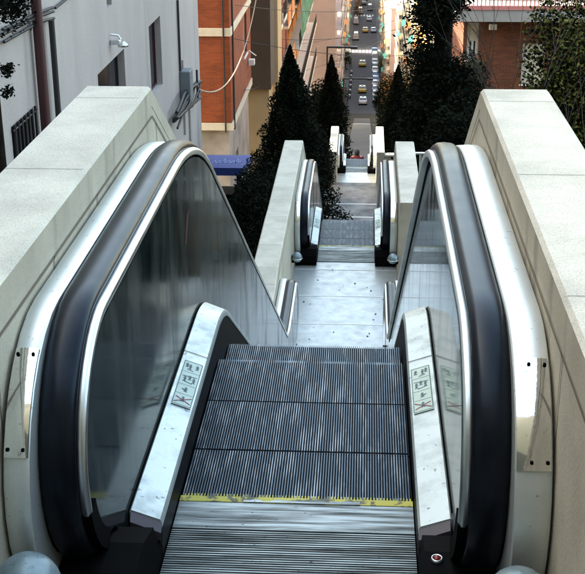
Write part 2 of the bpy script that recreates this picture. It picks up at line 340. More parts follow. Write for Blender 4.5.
def escalator(name, label, loc, drop, detail):
    E = thing(name, label, 'escalator', loc, 0, 'escalators going down the hill')
    lc = lower_comb(drop); nn = 16 if detail > 1 else 10
    for s in (-1, 1):
        dx = .022 if s < 0 else -.003
        # handrail strap
        rail = full_rail(.975, drop, .405, nn=nn)
        w_, t_ = .047, .036
        sec = [(-w_, -t_*1.1), (-w_-.002, -t_*.5), (-w_+.006, -.008), (-w_+.020, 0), (0, .003), (w_-.020, 0), (w_-.006, -.008), (w_+.002, -t_*.5), (w_, -t_*1.1), (w_-.014, -t_*1.1), (w_-.02, -t_*.75), (-w_+.02, -t_*.75), (-w_+.014, -t_*1.1)]
        b = MB(); b.sweep(rail, [(s*(.553+dx)+x, n_) for x, n_ in sec]); b.build('handrail', m_rubber, E, auto=50)
        # steel guide profile under and inside the strap
        gp = full_rail(.975-.032, drop, .405-.032, nn=nn, tail=False, a0=-PI+.30)
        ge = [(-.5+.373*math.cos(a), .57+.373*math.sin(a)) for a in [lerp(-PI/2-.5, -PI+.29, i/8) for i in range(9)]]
        b = MB(); b.sweep(ge, [(s*(.478+dx), -.06), (s*(.478+dx), 0), (s*(.60+dx), 0), (s*(.60+dx), -.06)]); b.build('shaded_rail_end', m_black, E, auto=50)  # lower newel end of the guide, coloured black to stand for shade
        b = MB(); b.sweep(gp, [(s*(.478+dx), -.012), (s*(.482+dx), -.002), (s*(.492+dx), .003), (s*(.504+dx), -.001), (s*(.507+dx), -.012), (s*(.507+dx), -.028), (s*(.482+dx), -.028)], smooth=True)
        b.build('guide_profile', m_steel, E, auto=50)
        b = MB(); b.sweep(gp, [(s*(.509+dx), -.014), (s*(.60+dx), -.014), (s*(.60+dx), -.06), (s*(.509+dx), -.06)], smooth=False); b.build('rail_track', m_black, E)
        # mirror-like balustrade panels
        ctop = full_rail(.975-.07, drop, .405-.07, nn=nn, tail=False)
        def top_z(y):
            best = -99
            for (a, p), (c, q) in zip(ctop, ctop[1:]):
                if min(a, c)-1e-6 <= y <= max(a, c)+1e-6:
                    v = p if abs(c-a) < 1e-6 else p+(q-p)*(y-a)/(c-a); best = max(best, v)
            return best
        dk = line_path(.10, drop, -3, lc+3, dv=.2, R=.7)
        def bot_z(y):
            z = interp(dk, y)
            if y < -.50: r = .335; z = max(z, .57-math.sqrt(max(0, r*r-(y+.5)**2)))
            if y > lc+.5: r = .335; z = max(z, .57-drop-math.sqrt(max(0, r*r-(y-lc-.5)**2)))
            return z
        cuts = [-.832, .62]+[lerp(.62, lc-.6, k/(max(2, round((lc-1.2)/1.45)))) for k in range(1, max(2, round((lc-1.2)/1.45)))]+[lc-.6, lc+.832]
        for a, c in zip(cuts, cuts[1:]):
            b = MB(); m_ = 14; yy = [lerp(a+.0025, c-.0025, .5-.5*math.cos(PI*i/m_)) for i in range(m_+1)]
            for x in (s*.507, s*.517):
                b.add([(x, y, z) for y in yy for z in (bot_z(y), top_z(y))], [(2*i, 2*i+1, 2*i+3, 2*i+2) for i in range(m_)], 0)
            b.build('balustrade_panel', m_panel if s > 0 else m_panel_d, E)
        if s < 0 and detail > 1:
            b = MB(); b.add([(-.5062, 1.00, .58), (-.5062, 1.04, .56), (-.5062, 1.10, .62), (-.5062, 1.15, .69), (-.5062, 1.08, .67)], [(0, 1, 2, 3, 4)]); b.build('red_reflection_mark', mat('red_reflection', (.07, .006, .012), .6), E)  # a reflection in the panel, painted on as a small red patch
        # black seam filler strips behind the joints
        for c in cuts[1:-1]:
            b = MB(); b.box(s*.518, s*.524, c-.012, c+.012, bot_z(c), top_z(c), 0); b.build('joint_backing', m_black, E)
        # outer cowl, arched between handrail and parapet
        cp = full_rail(.955, drop, .43, cy=-.545, nn=nn, tail=False)
        b = MB(); b.sweep(cp, [(s*(.604+dx), -.10), (s*(.604+dx), .006), (s*(.608+dx), .010), (s*.650, .013), (s*.684, .012), (s*.693, .007), (s*.6965, -.003), (s*.6965, -.10)])
        b.build('outer_cowl', m_deck, E, auto=40)
        # filler wall under the cowl
        b = MB(); cc = full_rail(.955-.10, drop, .33, cy=-.545, nn=nn, tail=False); lowp = line_path(-.35, drop, -.545, lc+.545)
        b.add([(s*.65, y, z) for y in [lerp(-.87, lc+.87, i/60) for i in range(61)] for z in (zline(y, drop)-.3, zline(y, drop)+.5)], [(2*i, 2*i+1, 2*i+3, 2*i+2) for i in range(60)], 0)
        b.build('housing_side', m_black, E)
        # base of the newel, enlarged and black in place of the shadow there
        for e in (0, 1):
            yb = (lambda q: q) if e == 0 else (lambda q: lc-q)
            zb = 0 if e == 0 else -drop
            b = MB()
            pr = [(-.30, .0), (-.80, .0), (-.86, .06), (-.86, .16), (-.80, .24), (-.66, .25), (-.50, .20), (-.43, .08), (-.30, .08)] if e == 0 else [(-.25, .0), (-.72, .0), (-.72, .08), (-.50, .14), (-.25, .14)]
            xa, xb = s*.405, s*.690
            vs = [(x, yb(q[0]), zb+q[1]) for x in (xa, xb) for q in pr]; k = len(pr)
            b.add(vs, [tuple(range(k)), tuple(range(2*k-1, k-1, -1))]+[(i, (i+1) % k, k+(i+1) % k, k+i) for i in range(k)], 0)
            nb = b.build('newel_base', m_black, E)
        # inner sloped skirt deck
        dp = line_path(0.0, drop, -.37, lc+.37, n=12, dv=.2, R=.7)
        b = MB(); b.sweep(dp, [(s*.402, .118), (s*.402, .135), (s*.408, .146), (s*.498, .178), (s*.5035, .172), (s*.5035, .118)], smooth=True)
        dko = b.build('skirt_deck', mat('painted_skirt_deck', (.66, .72, .68), .38, .35, noise=(9, .45, .75), two=(.40, .45, .43), rnoise=.2, detail=10, grain=(38, .35, .66, .70)), E, auto=35)
        # rounded mauve end cap of the deck
        for e in (0, 1):
            yb = (lambda q: q) if e == 0 else (lambda q: lc-q); zb = 0 if e == 0 else -drop
            b = MB(); b.add([(s*.402, yb(-.37), zb+.135), (s*.4985, yb(-.37), zb+.172), (s*.4985, yb(-.395), zb+.150), (s*.402, yb(-.395), zb+.112), (s*.4985, yb(-.385), zb+.10), (s*.402, yb(-.385), zb+.06)], [(0, 1, 2, 3), (3, 2, 4, 5)], 0)
            b.build('deck_end_cap', mat('mauve_end_cap', (.13, .115, .125), .5, .3), E)
        # seams across the deck
        b = MB()
        for y in (.83,):
            b.add([(s*.404, y-.0025, .1475), (s*.404, y+.0025, .1475), (s*.498, y+.0025, .1805), (s*.498, y-.0025, .1805)], [(0, 1, 2, 3)])
        b.build('deck_seam', m_groove, E)
        # skirt panel beside the steps
        b = MB(); b.sweep(line_path(0.0, drop, -.37, lc+.37, dv=.2, R=.7), [(s*.404, -.33), (s*.404, .117), (s*.414, .117), (s*.414, -.33)], smooth=False)
        b.build('skirt_panel', m_skirt, E)
                # pictogram stickers on the deck at both ends
        for e in (0, 1):
            if e == 0: ya, yb_ = .37, .75
            else: ya, yb_ = lc-.45, lc-.12
            zz = 0 if e == 0 else -drop
            if e == 1 and s == 1 and detail < 2: pass
            xa, xb = .412, .484
            def P(u, v, o=.0035):       # u across 0..1 (inner to outer), v along 0..1
                x = lerp(xa, xb, u); z = .1475+(x-.408)*(.0320/.090)
                return (s*x, lerp(ya, yb_, v), zz+z+o)
            st = MB(); st.add([P(0, 0), P(1, 0), P(1, 1), P(0, 1)], [(0, 1, 2, 3)])
            st_o = st.build('safety_sticker', m_sticker, E)
            if detail > 0:
                ink = MB(); rd = MB()
                def bar(B, u0, v0, u1, v1, wd, o=.0045):
                    a = Vector(P(u0, v0, o)); c = Vector(P(u1, v1, o)); d = (c-a).normalized(); n_ = d.cross(Vector((0, 0, 1))).normalized()*wd
                    B.add([a-n_, a+n_, c+n_, c-n_], [(0, 1, 2, 3)])
                def man(B, u, v, k=1.0):
                    bar(B, u, v, u, v+.045*k, .0045); bar(B, u-.10, v+.03*k, u+.10, v+.03*k, .0022); bar(B, u, v, u-.07, v-.035*k, .0022); bar(B, u, v, u+.07, v-.035*k, .0022)
                    c = P(u, v+.066*k, .0045); B.add([(c[0]+.0055*math.cos(t*PI/4), c[1]+.0065*math.sin(t*PI/4), c[2]+s*.0055*math.cos(t*PI/4)*.33) for t in range(8)], [tuple(range(8))])
                for v in (.25, .45, .74): bar(ink, .06, v, .94, v, .0010)
                for (u0, v0, u1, v1) in ((.03, .02, .97, .02), (.03, .98, .97, .98), (.03, .02, .03, .98), (.97, .02, .97, .98)): bar(ink, u0, v0, u1, v1, .0014)
                man(ink, .25, .86, .8); man(ink, .62, .84); man(ink, .80, .87, .8); bar(ink, .40, .78, .75, .80, .002)
                man(ink, .25, .55); man(ink, .48, .60, .8); man(ink, .72, .56); bar(ink, .12, .66, .88, .64, .0025); bar(ink, .3, .50, .8, .53, .0025)
                man(ink, .50, .33, .8); bar(ink, .42, .30, .70, .36, .0025)
                man(ink, .50, .12, .9)
                bar(rd, .08, .20, .92, .06, .0035); bar(rd, .10, .07, .88, .17, .0030)
                ink.build('pictogram', m_ink, st_o); rd.build('prohibition_cross', m_red, st_o)
        # chrome plate on the cowl nose
        b = MB(); a0, a1 = math.radians(120), math.radians(158)
        pl = [(-.545+(.43)*math.cos(a), .525+.43*math.sin(a)) for a in [lerp(a1, a0, i/14) for i in range(15)]]
        pl = pl[::1]
        b.sweep(pl, [(s*(.606+dx), .010), (s*(.606+dx), .018), (s*.650, .021), (s*.689, .018), (s*.691, .006)], smooth=True)
        cpz = b.build('chrome_plate', m_chrome, E, auto=40)
        for yy, zz in ((pl[1], 0), (pl[-2], 0)):
            for xx in (.640, .680):
                b = MB(); b.bbox((s*xx, yy[0]-.022*abs(math.cos(math.atan2(yy[1]-.525, yy[0]+.545))), yy[1]+.022*math.sin(math.atan2(yy[1]-.525, yy[0]+.545))), (.008, .008, .008), 0, .002); b.build('screw', m_black, cpz)
    # emergency button on the newel base
    b = MB(); b.lathe((0, 0, 0), [(.0001, .009), (.008, .008), (.011, .004), (.011, 0)], 16); o = b.build('stop_button', m_button, E); o.location = (.437, -.70, .252); o.rotation_euler.x = .08
    b = MB(); b.lathe((0, 0, 0), [(.0115, 0), (.0125, .005), (.015, .006), (.017, .003), (.018, -.002)], 18); rg = b.build('ring', m_steel, o)
    # steps
    def step_mesh():
        b = MB(); b.box(-.400, .400, -.197, .196, -.25, -.010, 1)
        n = 84; p = .794/n
        for i in range(n):
            x = -.397+i*p; b.box(x, x+p*.45, -.194, .194, -.0105, 0, 0)
            b.box(x, x+p*.45, .199, .2025, -.21, -.012, 1)
        return b
    st0 = None; y = -.255+.2+.0
    y = .145
    k = 0
    while y-.2 < lc:
        z = zline(y, drop)
        if k == 0:
            st0 = step_mesh().build('step', [m_step, m_groove], E); o = st0
        else:
            o = st0.copy(); C.objects.link(o); o.parent = E
        o.location = (0, y, z-(.0 if k else 0)); k += 1; y += .4
    # comb plates with teeth and yellow edge
    for e in (0, 1):
        sg = 1 if e == 0 else -1; y0 = 0 if e == 0 else lc; z0 = .004 if e == 0 else -drop+.004
        b = MB(); n = 70; p = .790/n
        b.box(-.400, .400, min(y0-sg*.034, y0-.0), max(y0-sg*.034, y0), z0-.02, z0+.006, 0)
        for i in range(n):
            x = -.395+i*p+p*.55; ya, yb2 = sorted((y0, y0+sg*.022)); b.box(x, x+p*.42, ya, yb2, z0-.012, z0+.002, 0)
        cb = b.build('comb', m_yellow, E)
        if e == 0:
            rnd = random.Random(3); wb = MB()
            xx = -.18
            for (xa, xb) in ((-.18, .02), (.02, .22)):
                pts = [(xa, y0-.0345), (xb, y0-.0345)]+[(lerp(xb, xa, t/9), y0-.0345+rnd.uniform(.006, .026)) for t in range(10)]
                wb.add([(q[0], q[1], z0+.0075) for q in pts], [tuple(range(len(pts)))])
            wb.build('worn_patch', m_plate, cb)
        b = MB(); ya, yb2 = sorted((y0-sg*.035, y0-sg*.200)); b.box(-.40, .40, ya, yb2, z0-.05, z0+.004, 0); b.build('comb_plate', m_plate, E)
        b = MB(); ya, yb2 = sorted((y0-sg*.203, y0-sg*(1.28 if e == 0 else .60 if detail > 1 else .60)))
        if e == 0 and detail < 2: ya = y0-.66
        b.box(-.402, .402, ya, yb2, z0-.05, z0-.002, 1)
        yy = ya+.002
        while yy < yb2-.006:
            b.box(-.400, .400, yy, yy+.0060, z0-.003, z0+.004, 0); yy += .0125
        b.build('ribbed_floor_plate', [m_plate, m_groove], E)
        if e == 0: struct
    # closed underside truss
    b = MB(); b.sweep(line_path(0, drop, -.3, lc+.3), [(-.64, -.34), (.64, -.34), (.64, -.32), (-.64, -.32)], smooth=False); b.build('truss_cover', m_black, E)
    return E
escalator('escalator', 'nearest escalator, seen from its top landing with worn yellow comb edge', (0, 0, 0), -Z2, 2)
escalator('escalator', 'middle escalator below the pale spotted landing', (0, 13.0, Z2), Z2-Z3, 1)
escalator('escalator', 'farthest lowest escalator carrying the person in dark red', (0, 40.2, Z3), Z3-Z4, 1)

# small rounded metal covers beside the newels
CL = {(-1, 0): 'rounded pale metal cover at bottom left corner by the nearest newel', (1, 0): 'rounded pale metal cover at bottom right by the nearest newel',
      (-1, 1): 'round white dome cover left of the spotted landing', (1, 1): 'round white dome cover right of the spotted landing'}
for e, (yy, zz) in enumerate(((-1.13, 0), (11.35, Z2))):
    for s in (-1, 1):
        b = MB(); R = .086 if e == 0 else .070; HB = .42
        prof = [(R, 0), (R, HB)]+[(R*math.cos(t), HB+R*1.1*math.sin(t)) for t in [PI/2*i/8 for i in range(1, 8)]]+[(.001, HB+R*1.1)]
        t = thing('domed_cover', CL[(s, e)], 'metal cover', (s*(.605 if e == 0 else .628), yy, zz), 0, 'rounded covers beside the newels')
        b.lathe((0, 0, 0), (prof[1:] if not e else [(.001, HB-R*.9), (R*.6, HB-R*.7), (R*.92, HB-R*.3)]+prof[1:]), 24); pb = MB(); (pb.box(*sorted((s*.02, s*.068)), -.03, .03, HB-.06, HB+.03) if e else None); None if e else pb.lathe((0, 0, 0), [(R*.8, 0), (R*.8, HB-.02), (R, HB-.012)], 20); pb.build('wall_bracket' if e else 'post', m_black, t); b.build('shell', mat('pale_cover_paint', (.26, .33, .34), .4, .4, noise=(8, .4, .8), two=(.10, .14, .15), grain=(30, .5, .6, .7)), t)
        b = MB(); b.lathe((0, 0, HB-.012), [(R+.001, 0), (R+.004, .002), (R+.004, .010), (R+.001, .012)], 24); b.build('seam_ring', m_steel, t)

# ------------------------------------------------------------ parapet walls
PH = 1.118
# top line of the parapet in world coordinates
def top_line(y):
    if y < 11: return interp(line_path(PH, -Z2, -20, 40, .06), y) if y < 8.7 else Z2+PH+.08
    if y < 33: return Z2+.06+interp(line_path(PH, Z2-Z3, -20, 60, .06), y-13.0) if y < 26.5 else Z3+PH+.06
    return Z3+.06+interp(line_path(PH, Z3-Z4, -20, 80, .06), y-40.2)
def parapet(label, s, ya, yb, group='stone parapets beside the escalators'):
    ysx = [ya]; y = ya
    key = [VY+PH*math.tan(SL/2), VY-Z2/TA+PH*math.tan(SL/2), 13+VY+PH*math.tan(SL/2), 13+VY+(Z2-Z3)/TA+PH*math.tan(SL/2), 40.2+VY+PH*math.tan(SL/2), 40.2+VY+(Z3-Z4)/TA+PH*math.tan(SL/2)]
    while y < yb-1e-6:
        y = min(y+.35, yb)
        ysx.append(y)
    for k in key:
        for d in (-.04, 0, .04):
            if ya < k+d < yb: ysx.append(k+d)
    ysx = sorted(set(ysx))
    P = thing('parapet_wall', label, 'parapet', (0, ya, 0), 0, group)
    x0, x1 = .700, .985
    ct = .085
    body = MB(); n = len(ysx)
    def col(y):
        t = top_line(y); return t
    vs = []
    for y in ysx:
        t = top_line(y)-ct; bz = min(gz(0, y), t-1.2)-1.6
        vs += [(s*(x0+.002), y-ya, bz), (s*(x0+.002), y-ya, t), (s*(x1-.002), y-ya, t), (s*(x1-.002), y-ya, bz)]
    fs = [(4*i+j, 4*i+j+1, 4*i+j+5, 4*i+j+4) for i in range(n-1) for j in range(3)]+[(0, 1, 2, 3), (4*n-4, 4*n-3, 4*n-2, 4*n-1)]
    body.add(vs, fs); body.build('wall', m_wall, P)
    cap = MB(); bv = .012; vs = []
    for y in ysx:
        t = top_line(y); vs += [(s*x0, y-ya, t-ct), (s*x0, y-ya, t-bv), (s*(x0+bv), y-ya, t), (s*(x1-bv), y-ya, t), (s*x1, y-ya, t-bv), (s*x1, y-ya, t-ct)]
    k = 6; fs = [(k*i+j, k*i+(j+1) % k, k*(i+1)+(j+1) % k, k*(i+1)+j) for i in range(n-1) for j in range(k)]+[tuple(range(k-1, -1, -1)), tuple(range(k*(n-1), k*n))]
    cap.add(vs, [f for q, f in enumerate(fs) if q >= k*(n-1) or q % k not in (1, 2, 3)], 1); cap.add(vs, [f for q, f in enumerate(fs) if q < k*(n-1) and q % k in (1, 2, 3)], 0)
    cap.build('coping', [m_cap, m_wall], P)
    # drawn joints on the inner face
    J = MB()
    off = .125
    for a, b_ in zip(ysx, ysx[1:]):
        za, zb = top_line(a)-off, top_line(b_)-off
        J.add([(s*(x0-.0015), a-ya, za), (s*(x0-.0015), b_-ya, zb), (s*(x0-.0015), b_-ya, zb-.009), (s*(x0-.0015), a-ya, za-.009)], [(0, 1, 2, 3)])
    y = ya+.45
    while y < yb-.1:
        z = top_line(y)-off; J.add([(s*(x0-.0015), y-ya-.004, z), (s*(x0-.0015), y-ya+.004, z), (s*(x0-.0015), y-ya+.004, z-.62), (s*(x0-.0015), y-ya-.004, z-.62)], [(0, 1, 2, 3)]); y += .62
    J.build('joint_line', m_joint, P)
    # hairline joints across coping
    J = MB(); y = ya+.7
    while y < yb-.05:
        z = top_line(y)+.0015; zz = top_line(y+.004)+.0015
        J.add([(s*(x0+.012), y-ya, z), (s*(x1-.012), y-ya, z), (s*(x1-.012), y-ya+.004, zz), (s*(x0+.012), y-ya+.004, zz)], [(0, 1, 2, 3)]); y += 1.05
    J.build('coping_joint', mat('coping_mortar', (.36, .36, .31), .9), P)
    return P
parapet('long pale stone parapet on the left of the nearest escalator, running down to the middle one', -1, -2.6, 26.0)
parapet('pale stone parapet on the right of the nearest escalator', 1, -2.6, 8.6)
parapet('stone parapet on the right of the middle escalator with brown end face', 1, 11.4, 26.0)
parapet('small distant parapet on the left of the farthest escalator', -1, 38.0, 53.0)
parapet('small distant parapet on the right of the farthest escalator', 1, 38.0, 53.0)
b = MB(); b.box(.99, 1.75, 38.0, 38.25, -12.5, Z3+1.02, 0); b.box(.988, 1.77, 37.98, 38.27, Z3+1.022, Z3+1.09, 1)
tag(b.build('low_wall', [m_wall, m_cap]), 'short low stone wall joining the distant right parapet sideways', 'wall')
b = MB(); b.tube([(-.93, 35.0, Z3), (-.93, 35.0, Z3+.42)], .035, 10); b.lathe((-.93, 35.0, Z3+.42), [(.04, 0), (.045, .02), (.02, .05), (.001, .055)], 12)
tag(b.build('brass_post', m_brass), 'small brass coloured post at the left end of the pale floor strips', 'post')
rl = thing('metal_railing', 'thin pale metal railing right of the middle parapet', 'railing', (0, 0, 0))
b = MB(); b.tube([(1.0, 14.6, -2.75), (1.9, 14.6, -2.75)], .022, 8); b.tube([(1.0, 14.6, -3.2), (1.9, 14.6, -3.2)], .014, 8); b.build('rail', m_steel, rl)
for x in (1.1, 1.85):
    b = MB(); b.tube([(x, 14.6, -5.3), (x, 14.6, -2.76)], .02, 8); b.build('post', m_steel, rl)

# ------------------------------------------------------------ buildings
def facade(B, O, u, holes, W, H, depth=.2, z0=0, mi=0, band=None, n=None):
    """wall sheet through O along unit vector u (2D) of width W from z0 to H with rectangular holes"""
    u = Vector((u[0], u[1], 0)); nn = Vector(n) if n else Vector((u.y, -u.x, 0))
    us = sorted({0, W, *[h[0] for h in holes], *[h[1] for h in holes]}); vs_ = sorted({z0, H, *[h[2] for h in holes], *[h[3] for h in holes]})
    O = Vector(O)
    P = lambda a, b, d=0: O+u*a+Vector((0, 0, b))-nn*d
    for i in range(len(us)-1):
        for j in range(len(vs_)-1):
            cu, cv = (us[i]+us[i+1])/2, (vs_[j]+vs_[j+1])/2
            if any(h[0] < cu < h[1] and h[2] < cv < h[3] for h in holes): continue
            B.add([P(us[i], vs_[j]), P(us[i+1], vs_[j]), P(us[i+1], vs_[j+1]), P(us[i], vs_[j+1])], [(0, 1, 2, 3)], mi)
    for h in holes:
        a, b, c, d = h[:4]
        for q in (((a, c), (b, c)), ((b, c), (b, d)), ((b, d), (a, d)), ((a, d), (a, c))):
            B.add([P(*q[0]), P(*q[1]), P(*q[1], depth), P(*q[0], depth)], [(0, 1, 2, 3)], mi)
    return P
def window(parent, P, h, depth, frame=m_foam, glass=m_void, fw=.06, mull=True, sill=True, shutter=None):
    a, b, c, d = h[:4]
    F_ = MB()
    def bx(u0, u1, v0, v1, d0, d1, B=F_, mi=0):
        q = [P(u0, v0, d0), P(u1, v0, d0), P(u1, v1, d0), P(u0, v1, d0), P(u0, v0, d1), P(u1, v0, d1), P(u1, v1, d1), P(u0, v1, d1)]
        B.add(q, [(0, 1, 2, 3), (7, 6, 5, 4), (0, 4, 5, 1), (1, 5, 6, 2), (2, 6, 7, 3), (3, 7, 4, 0)], mi)
    dd = depth*.55
    e = .003
    bx(a+e, a+fw, c+e, d-e, dd, dd+.05); bx(b-fw, b-e, c+e, d-e, dd, dd+.05); bx(a+fw, b-fw, c+e, c+fw, dd, dd+.05); bx(a+fw, b-fw, d-fw, d-e, dd, dd+.05)
    if mull: bx((a+b)/2-fw*.4, (a+b)/2+fw*.4, c+fw, d-fw, dd, dd+.045)
    if sill: bx(a-.06, b+.06, c-.07, c-.004, -.06, depth*.5)
    w_ = F_.build('window', frame, parent)
    G = MB(); bx(a+.01, b-.01, c+.01, d-.01, dd+.03, dd+.04, G); G.build('pane', glass, w_)
    if shutter is not None:
        G = MB(); v = d-(d-c)*shutter; bx(a+fw, b-fw, v, d-fw, dd-.03, dd-.002, G); G.build('blind', m_cream, w_)
    return w_

# grey building on the left
gb = thing('grey_building', 'long grey stuccoed building filling the left side with dark windows and pipes', 'building', (-4.5, 30.0, 0))
GX = -4.5
B = MB()
# wall along X=-4.5 facing +x ; u runs along -y from y=31.4
YE = 31.0
from math import tan
def gy(px, py, X=GX):      # measured reference positions on the wall plane (used only to size the openings)
    d = RR*(px-292.5)-UU*(py-287)+F*1219.15; t = (X-M.translation.x)/d.x; p = M.translation+d*t
    return p.y, p.z
wA = gy(97.5, 60); wB = gy(124, 90)
y1, zt1 = gy(97.5, 73); y2, zt2 = gy(124, 50)
y3, zt3 = gy(148.5, 24); y4, zt4 = gy(160, 18)
_, zb3 = gy(148.5, 82); y5, z5 = gy(11, 127); y6, z6 = gy(33, 108)
hol = [(YE-y2, YE-y1, zt2-2.2, (zt1+zt2)/2), (YE-y4, YE-y3, zb3-.45, (zt3+zt4)/2), (YE-y6, YE-y5, z5-1.3, (z5+z6)/2)]
y7, z7 = gy(107, 8); y8, z8 = gy(112, 8)
y9, z9 = gy(18, 8); y10, z10 = gy(27, 0)
hol += [(YE-y8, YE-y7, z7, z7+1.6), (YE-y10, YE-y9, (z9+z10)/2, (z9+z10)/2+1.5)]
P_ = facade(B, (0, YE-30, 0), (0, -1), hol, 60, 9, .25, -22, n=(1, 0, 0))
B.box(-12, -.25, 1.0, 1.004, -22, 9); 
B.add([(-.0, 1.0, -22), (-12, 1.0, -22), (-12, 1.0, 9), (0, 1.0, 9)], [(0, 1, 2, 3)]); B.add([(-12, -59, -22), (-12, 1, -22), (-12, 1, 9), (-12, -59, 9)], [(0, 1, 2, 3)])
B.add([(0, -59, 9), (-12, -59, 9), (-12, 1, 9), (0, 1, 9)], [(0, 1, 2, 3)]); B.add([(0, -59, -22), (-12, -59, -22), (-12, -59, 9), (0, -59, 9)], [(0, 1, 2, 3)])
B.build('wall', m_stucco, gb)
for i, h in enumerate(hol): window(gb, P_, h, .25, frame=m_pipe2 if i != 1 else m_pipe, fw=.05, mull=(i > 1), sill=False)
# window bars of the lowest window
h = hol[2]; b = MB()
for k in range(7):
    u_ = lerp(h[0]+.03, h[1]-.03, k/6); b.tube([P_(u_, h[2], -.04), P_(u_, h[3]+.03, -.04)], .022, 6)
b.tube([P_(h[0]-.04, h[3]-.04, -.04), P_(h[1]+.04, h[3]-.04, -.04)], .014, 6)
b.build('window_grille', m_iron, gb)
for (px, r, m_, yy) in ((36, .075, m_pipe, 95), (47, .045, m_pipe2, 60)):
    y_, z_ = gy(px, yy); b = MB(); b.tube([(.11, y_-30, -14), (.11, y_-30, 3 if r > .05 else gy(px, 18)[1])], r, 10)
    for q in range(-12, 3, 3): b.lathe((.11, y_-30, q), [(r+.002, 0), (r+.02, .01), (r+.02, .05), (r+.002, .06)], 10)
    b.build('downpipe', m_, gb)
# cable run on wall, spotlight, meter box, clamp cables at the far corner
b = MB(); a = gy(0, 42); c = gy(33, 22); d_ = gy(50, 18)
for o in (0, .10, .16): b.tube([(.05, a[0]-30, a[1]+o), (.09, c[0]-30, c[1]+o*.8), (.06, d_[0]-30, d_[1]+o)], .022, 6)
a = gy(52, 8); c = gy(80, -8)
b.tube([(.05, a[0]-30, a[1]), (.05, c[0]-30, c[1]+.1)], .02, 6); b.build('cable', m_wire, gb)
ya, za = gy(110, 42)
b = MB(); b.bbox((.10, ya-30, za), (.2, .10, .09), 0, .02); b.tube([(.02, ya-30, za+.14), (.16, ya-30, za+.12), (.2, ya-30, za+.05)], .02, 8); b.lathe((.24, ya-30, za-.08), [(.02, .1), (.09, .04), (.10, 0), (.001, .01)], 14)
b.build('wall_spotlight', m_steel, gb)
for px, pyt, pyb in ((176, 0, 75), (181, 60, 140), (187, 78, 150)):
    y_, zt = gy(px, pyt); _, zb = gy(px, pyb); b = MB(); b.tube([(.04, y_-30, zb), (.04, y_-30, zt)], .03, 8); b.build('conduit', m_stucco if px != 176 else m_pipe2, gb)
ya, za = gy(181, 84); b = MB(); b.bbox((.14, ya-30, za), (.28, .5, .75), 0, .02); b.build('meter_box', mat('grey_box', (.16, .18, .19), .5), gb)
b = MB(); a = gy(168, 118); c = gy(193, 84)
for k in range(7):
    rnd = random.Random(k); o = k*.07
    pts = [(.12+rnd.uniform(0, .12), lerp(a[0], c[0], t)-30, lerp(a[1], c[1], t)-.25+o+.12*math.sin(t*5+k)) for t in [i/6 for i in range(7)]]
    b.tube(pts, rnd.uniform(.02, .05), 6)
b.build('cable_bundle', m_wire, gb)
ya, za = gy(190, 88); b = MB()
b.tube([(.2, ya-30, za+.5), (.2, ya-30, za-.3)], .03, 6); b.lathe((.2, ya-30, za+.1), [(.001, .1), (.07, .06), (.08, 0), (.001, -.02)], 10); b.build('insulator', m_iron, gb)

# orange brick building
bb = thing('brick_building', 'orange brick building with cream bands and stained ground floor', 'building', (-5.2, 45.4, -12.95))
BH = 13.4
B = MB()
P1 = facade(B, (-8, 0, 0), (1, 0), [], 8, BH, .2, 3.0, 0)
P2 = facade(B, (0, 0, 0), (0, 1), [(5.6, 7.1, 4.6, 6.6)], 9.0, BH, .2, 3.0, 0, n=(1, 0, 0))
B.add([(-8, 0, 3), (0, 0, 3), (0, 9, 3), (-8, 9, 3)], [(0, 1, 2, 3)]); B.add([(-8, 0, BH), (0, 0, BH), (0, 9, BH), (-8, 9, BH)], [(0, 1, 2, 3)])
B.add([(-8, 0, 3), (-8, 9, 3), (-8, 9, BH), (-8, 0, BH)], [(0, 1, 2, 3)]); B.add([(-8, 9, 3), (0, 9, 3), (0, 9, BH), (-8, 9, BH)], [(0, 1, 2, 3)])
B.build('brick_wall', m_brick, bb)
window(bb, P2, (5.6, 7.1, 4.6, 6.6), .2)
for z, hh in ((3.0-.32, .30), (6.55, .32), (10.1, .3)):
    b = MB(); b.box(-8.05, .05, -.05, 9.02, z, z+hh, 0); b.build('band', m_cream, bb)
b = MB(); facade(b, (-8, .18, 0), (1, 0), [(3.6, 6.2, -4, .9)], 7.85, 2.67, .3, -6); facade(b, (-.15, .18, 0), (0, 1), [(2.6, 3.6, -4, 1.0)], 8.7, 2.67, .3, -6, n=(1, 0, 0)); b.build('ground_floor_wall', m_base, bb)
b = MB(); b.box(-4.4, -1.8, .5, .52, -4, .9); b.box(-.47, -.45, 2.7, 3.9, -4, 1.0); b.build('shop_opening', m_void, bb)
b = MB(); b.tube([(-.25+.0, -.06, 2.6), (-.25, -.06, 12)], .035, 8); b.tube([(.06, .55, 2.6), (.06, .55, 12)], .04, 8); b.build('downpipe', m_pipe2, bb)
b = MB(); b.box(.03, .30, 7.4, 7.8, 3.9, 4.15); b.tube([(.05, 7.4, 4.6), (.36, 7.7, 4.3)], .03, 6); b.build('air_conditioner', m_foam, bb)

# brown building projecting beyond it
bw = thing('brown_building', 'narrow dark brown building wall projecting beyond the brick building', 'building', (-4.35, 55.6, -15))
b = MB(); b.box(-9, 0, 0, 3.0, 4.2, 19); b.build('brown_wall', m_brown, bw)
b = MB(); b.box(-9, -.12, .3, 2.9, -6, 4.19); b.build('ground_floor_wall', m_tan, bw)
b = MB(); b.box(.005, .14, 3.1, 6.2, -6, 19); b.box(-.3, .003, 3.1, 6.2, -6, 19); b.build('tan_corner', m_tan, bw)
b = MB()
for z in (1.0, 8, 10.8, 13.6): b.box(.143, .16, 3.9, 5.0, z, z+1.6)
b.build('slot_window', m_void, bw)

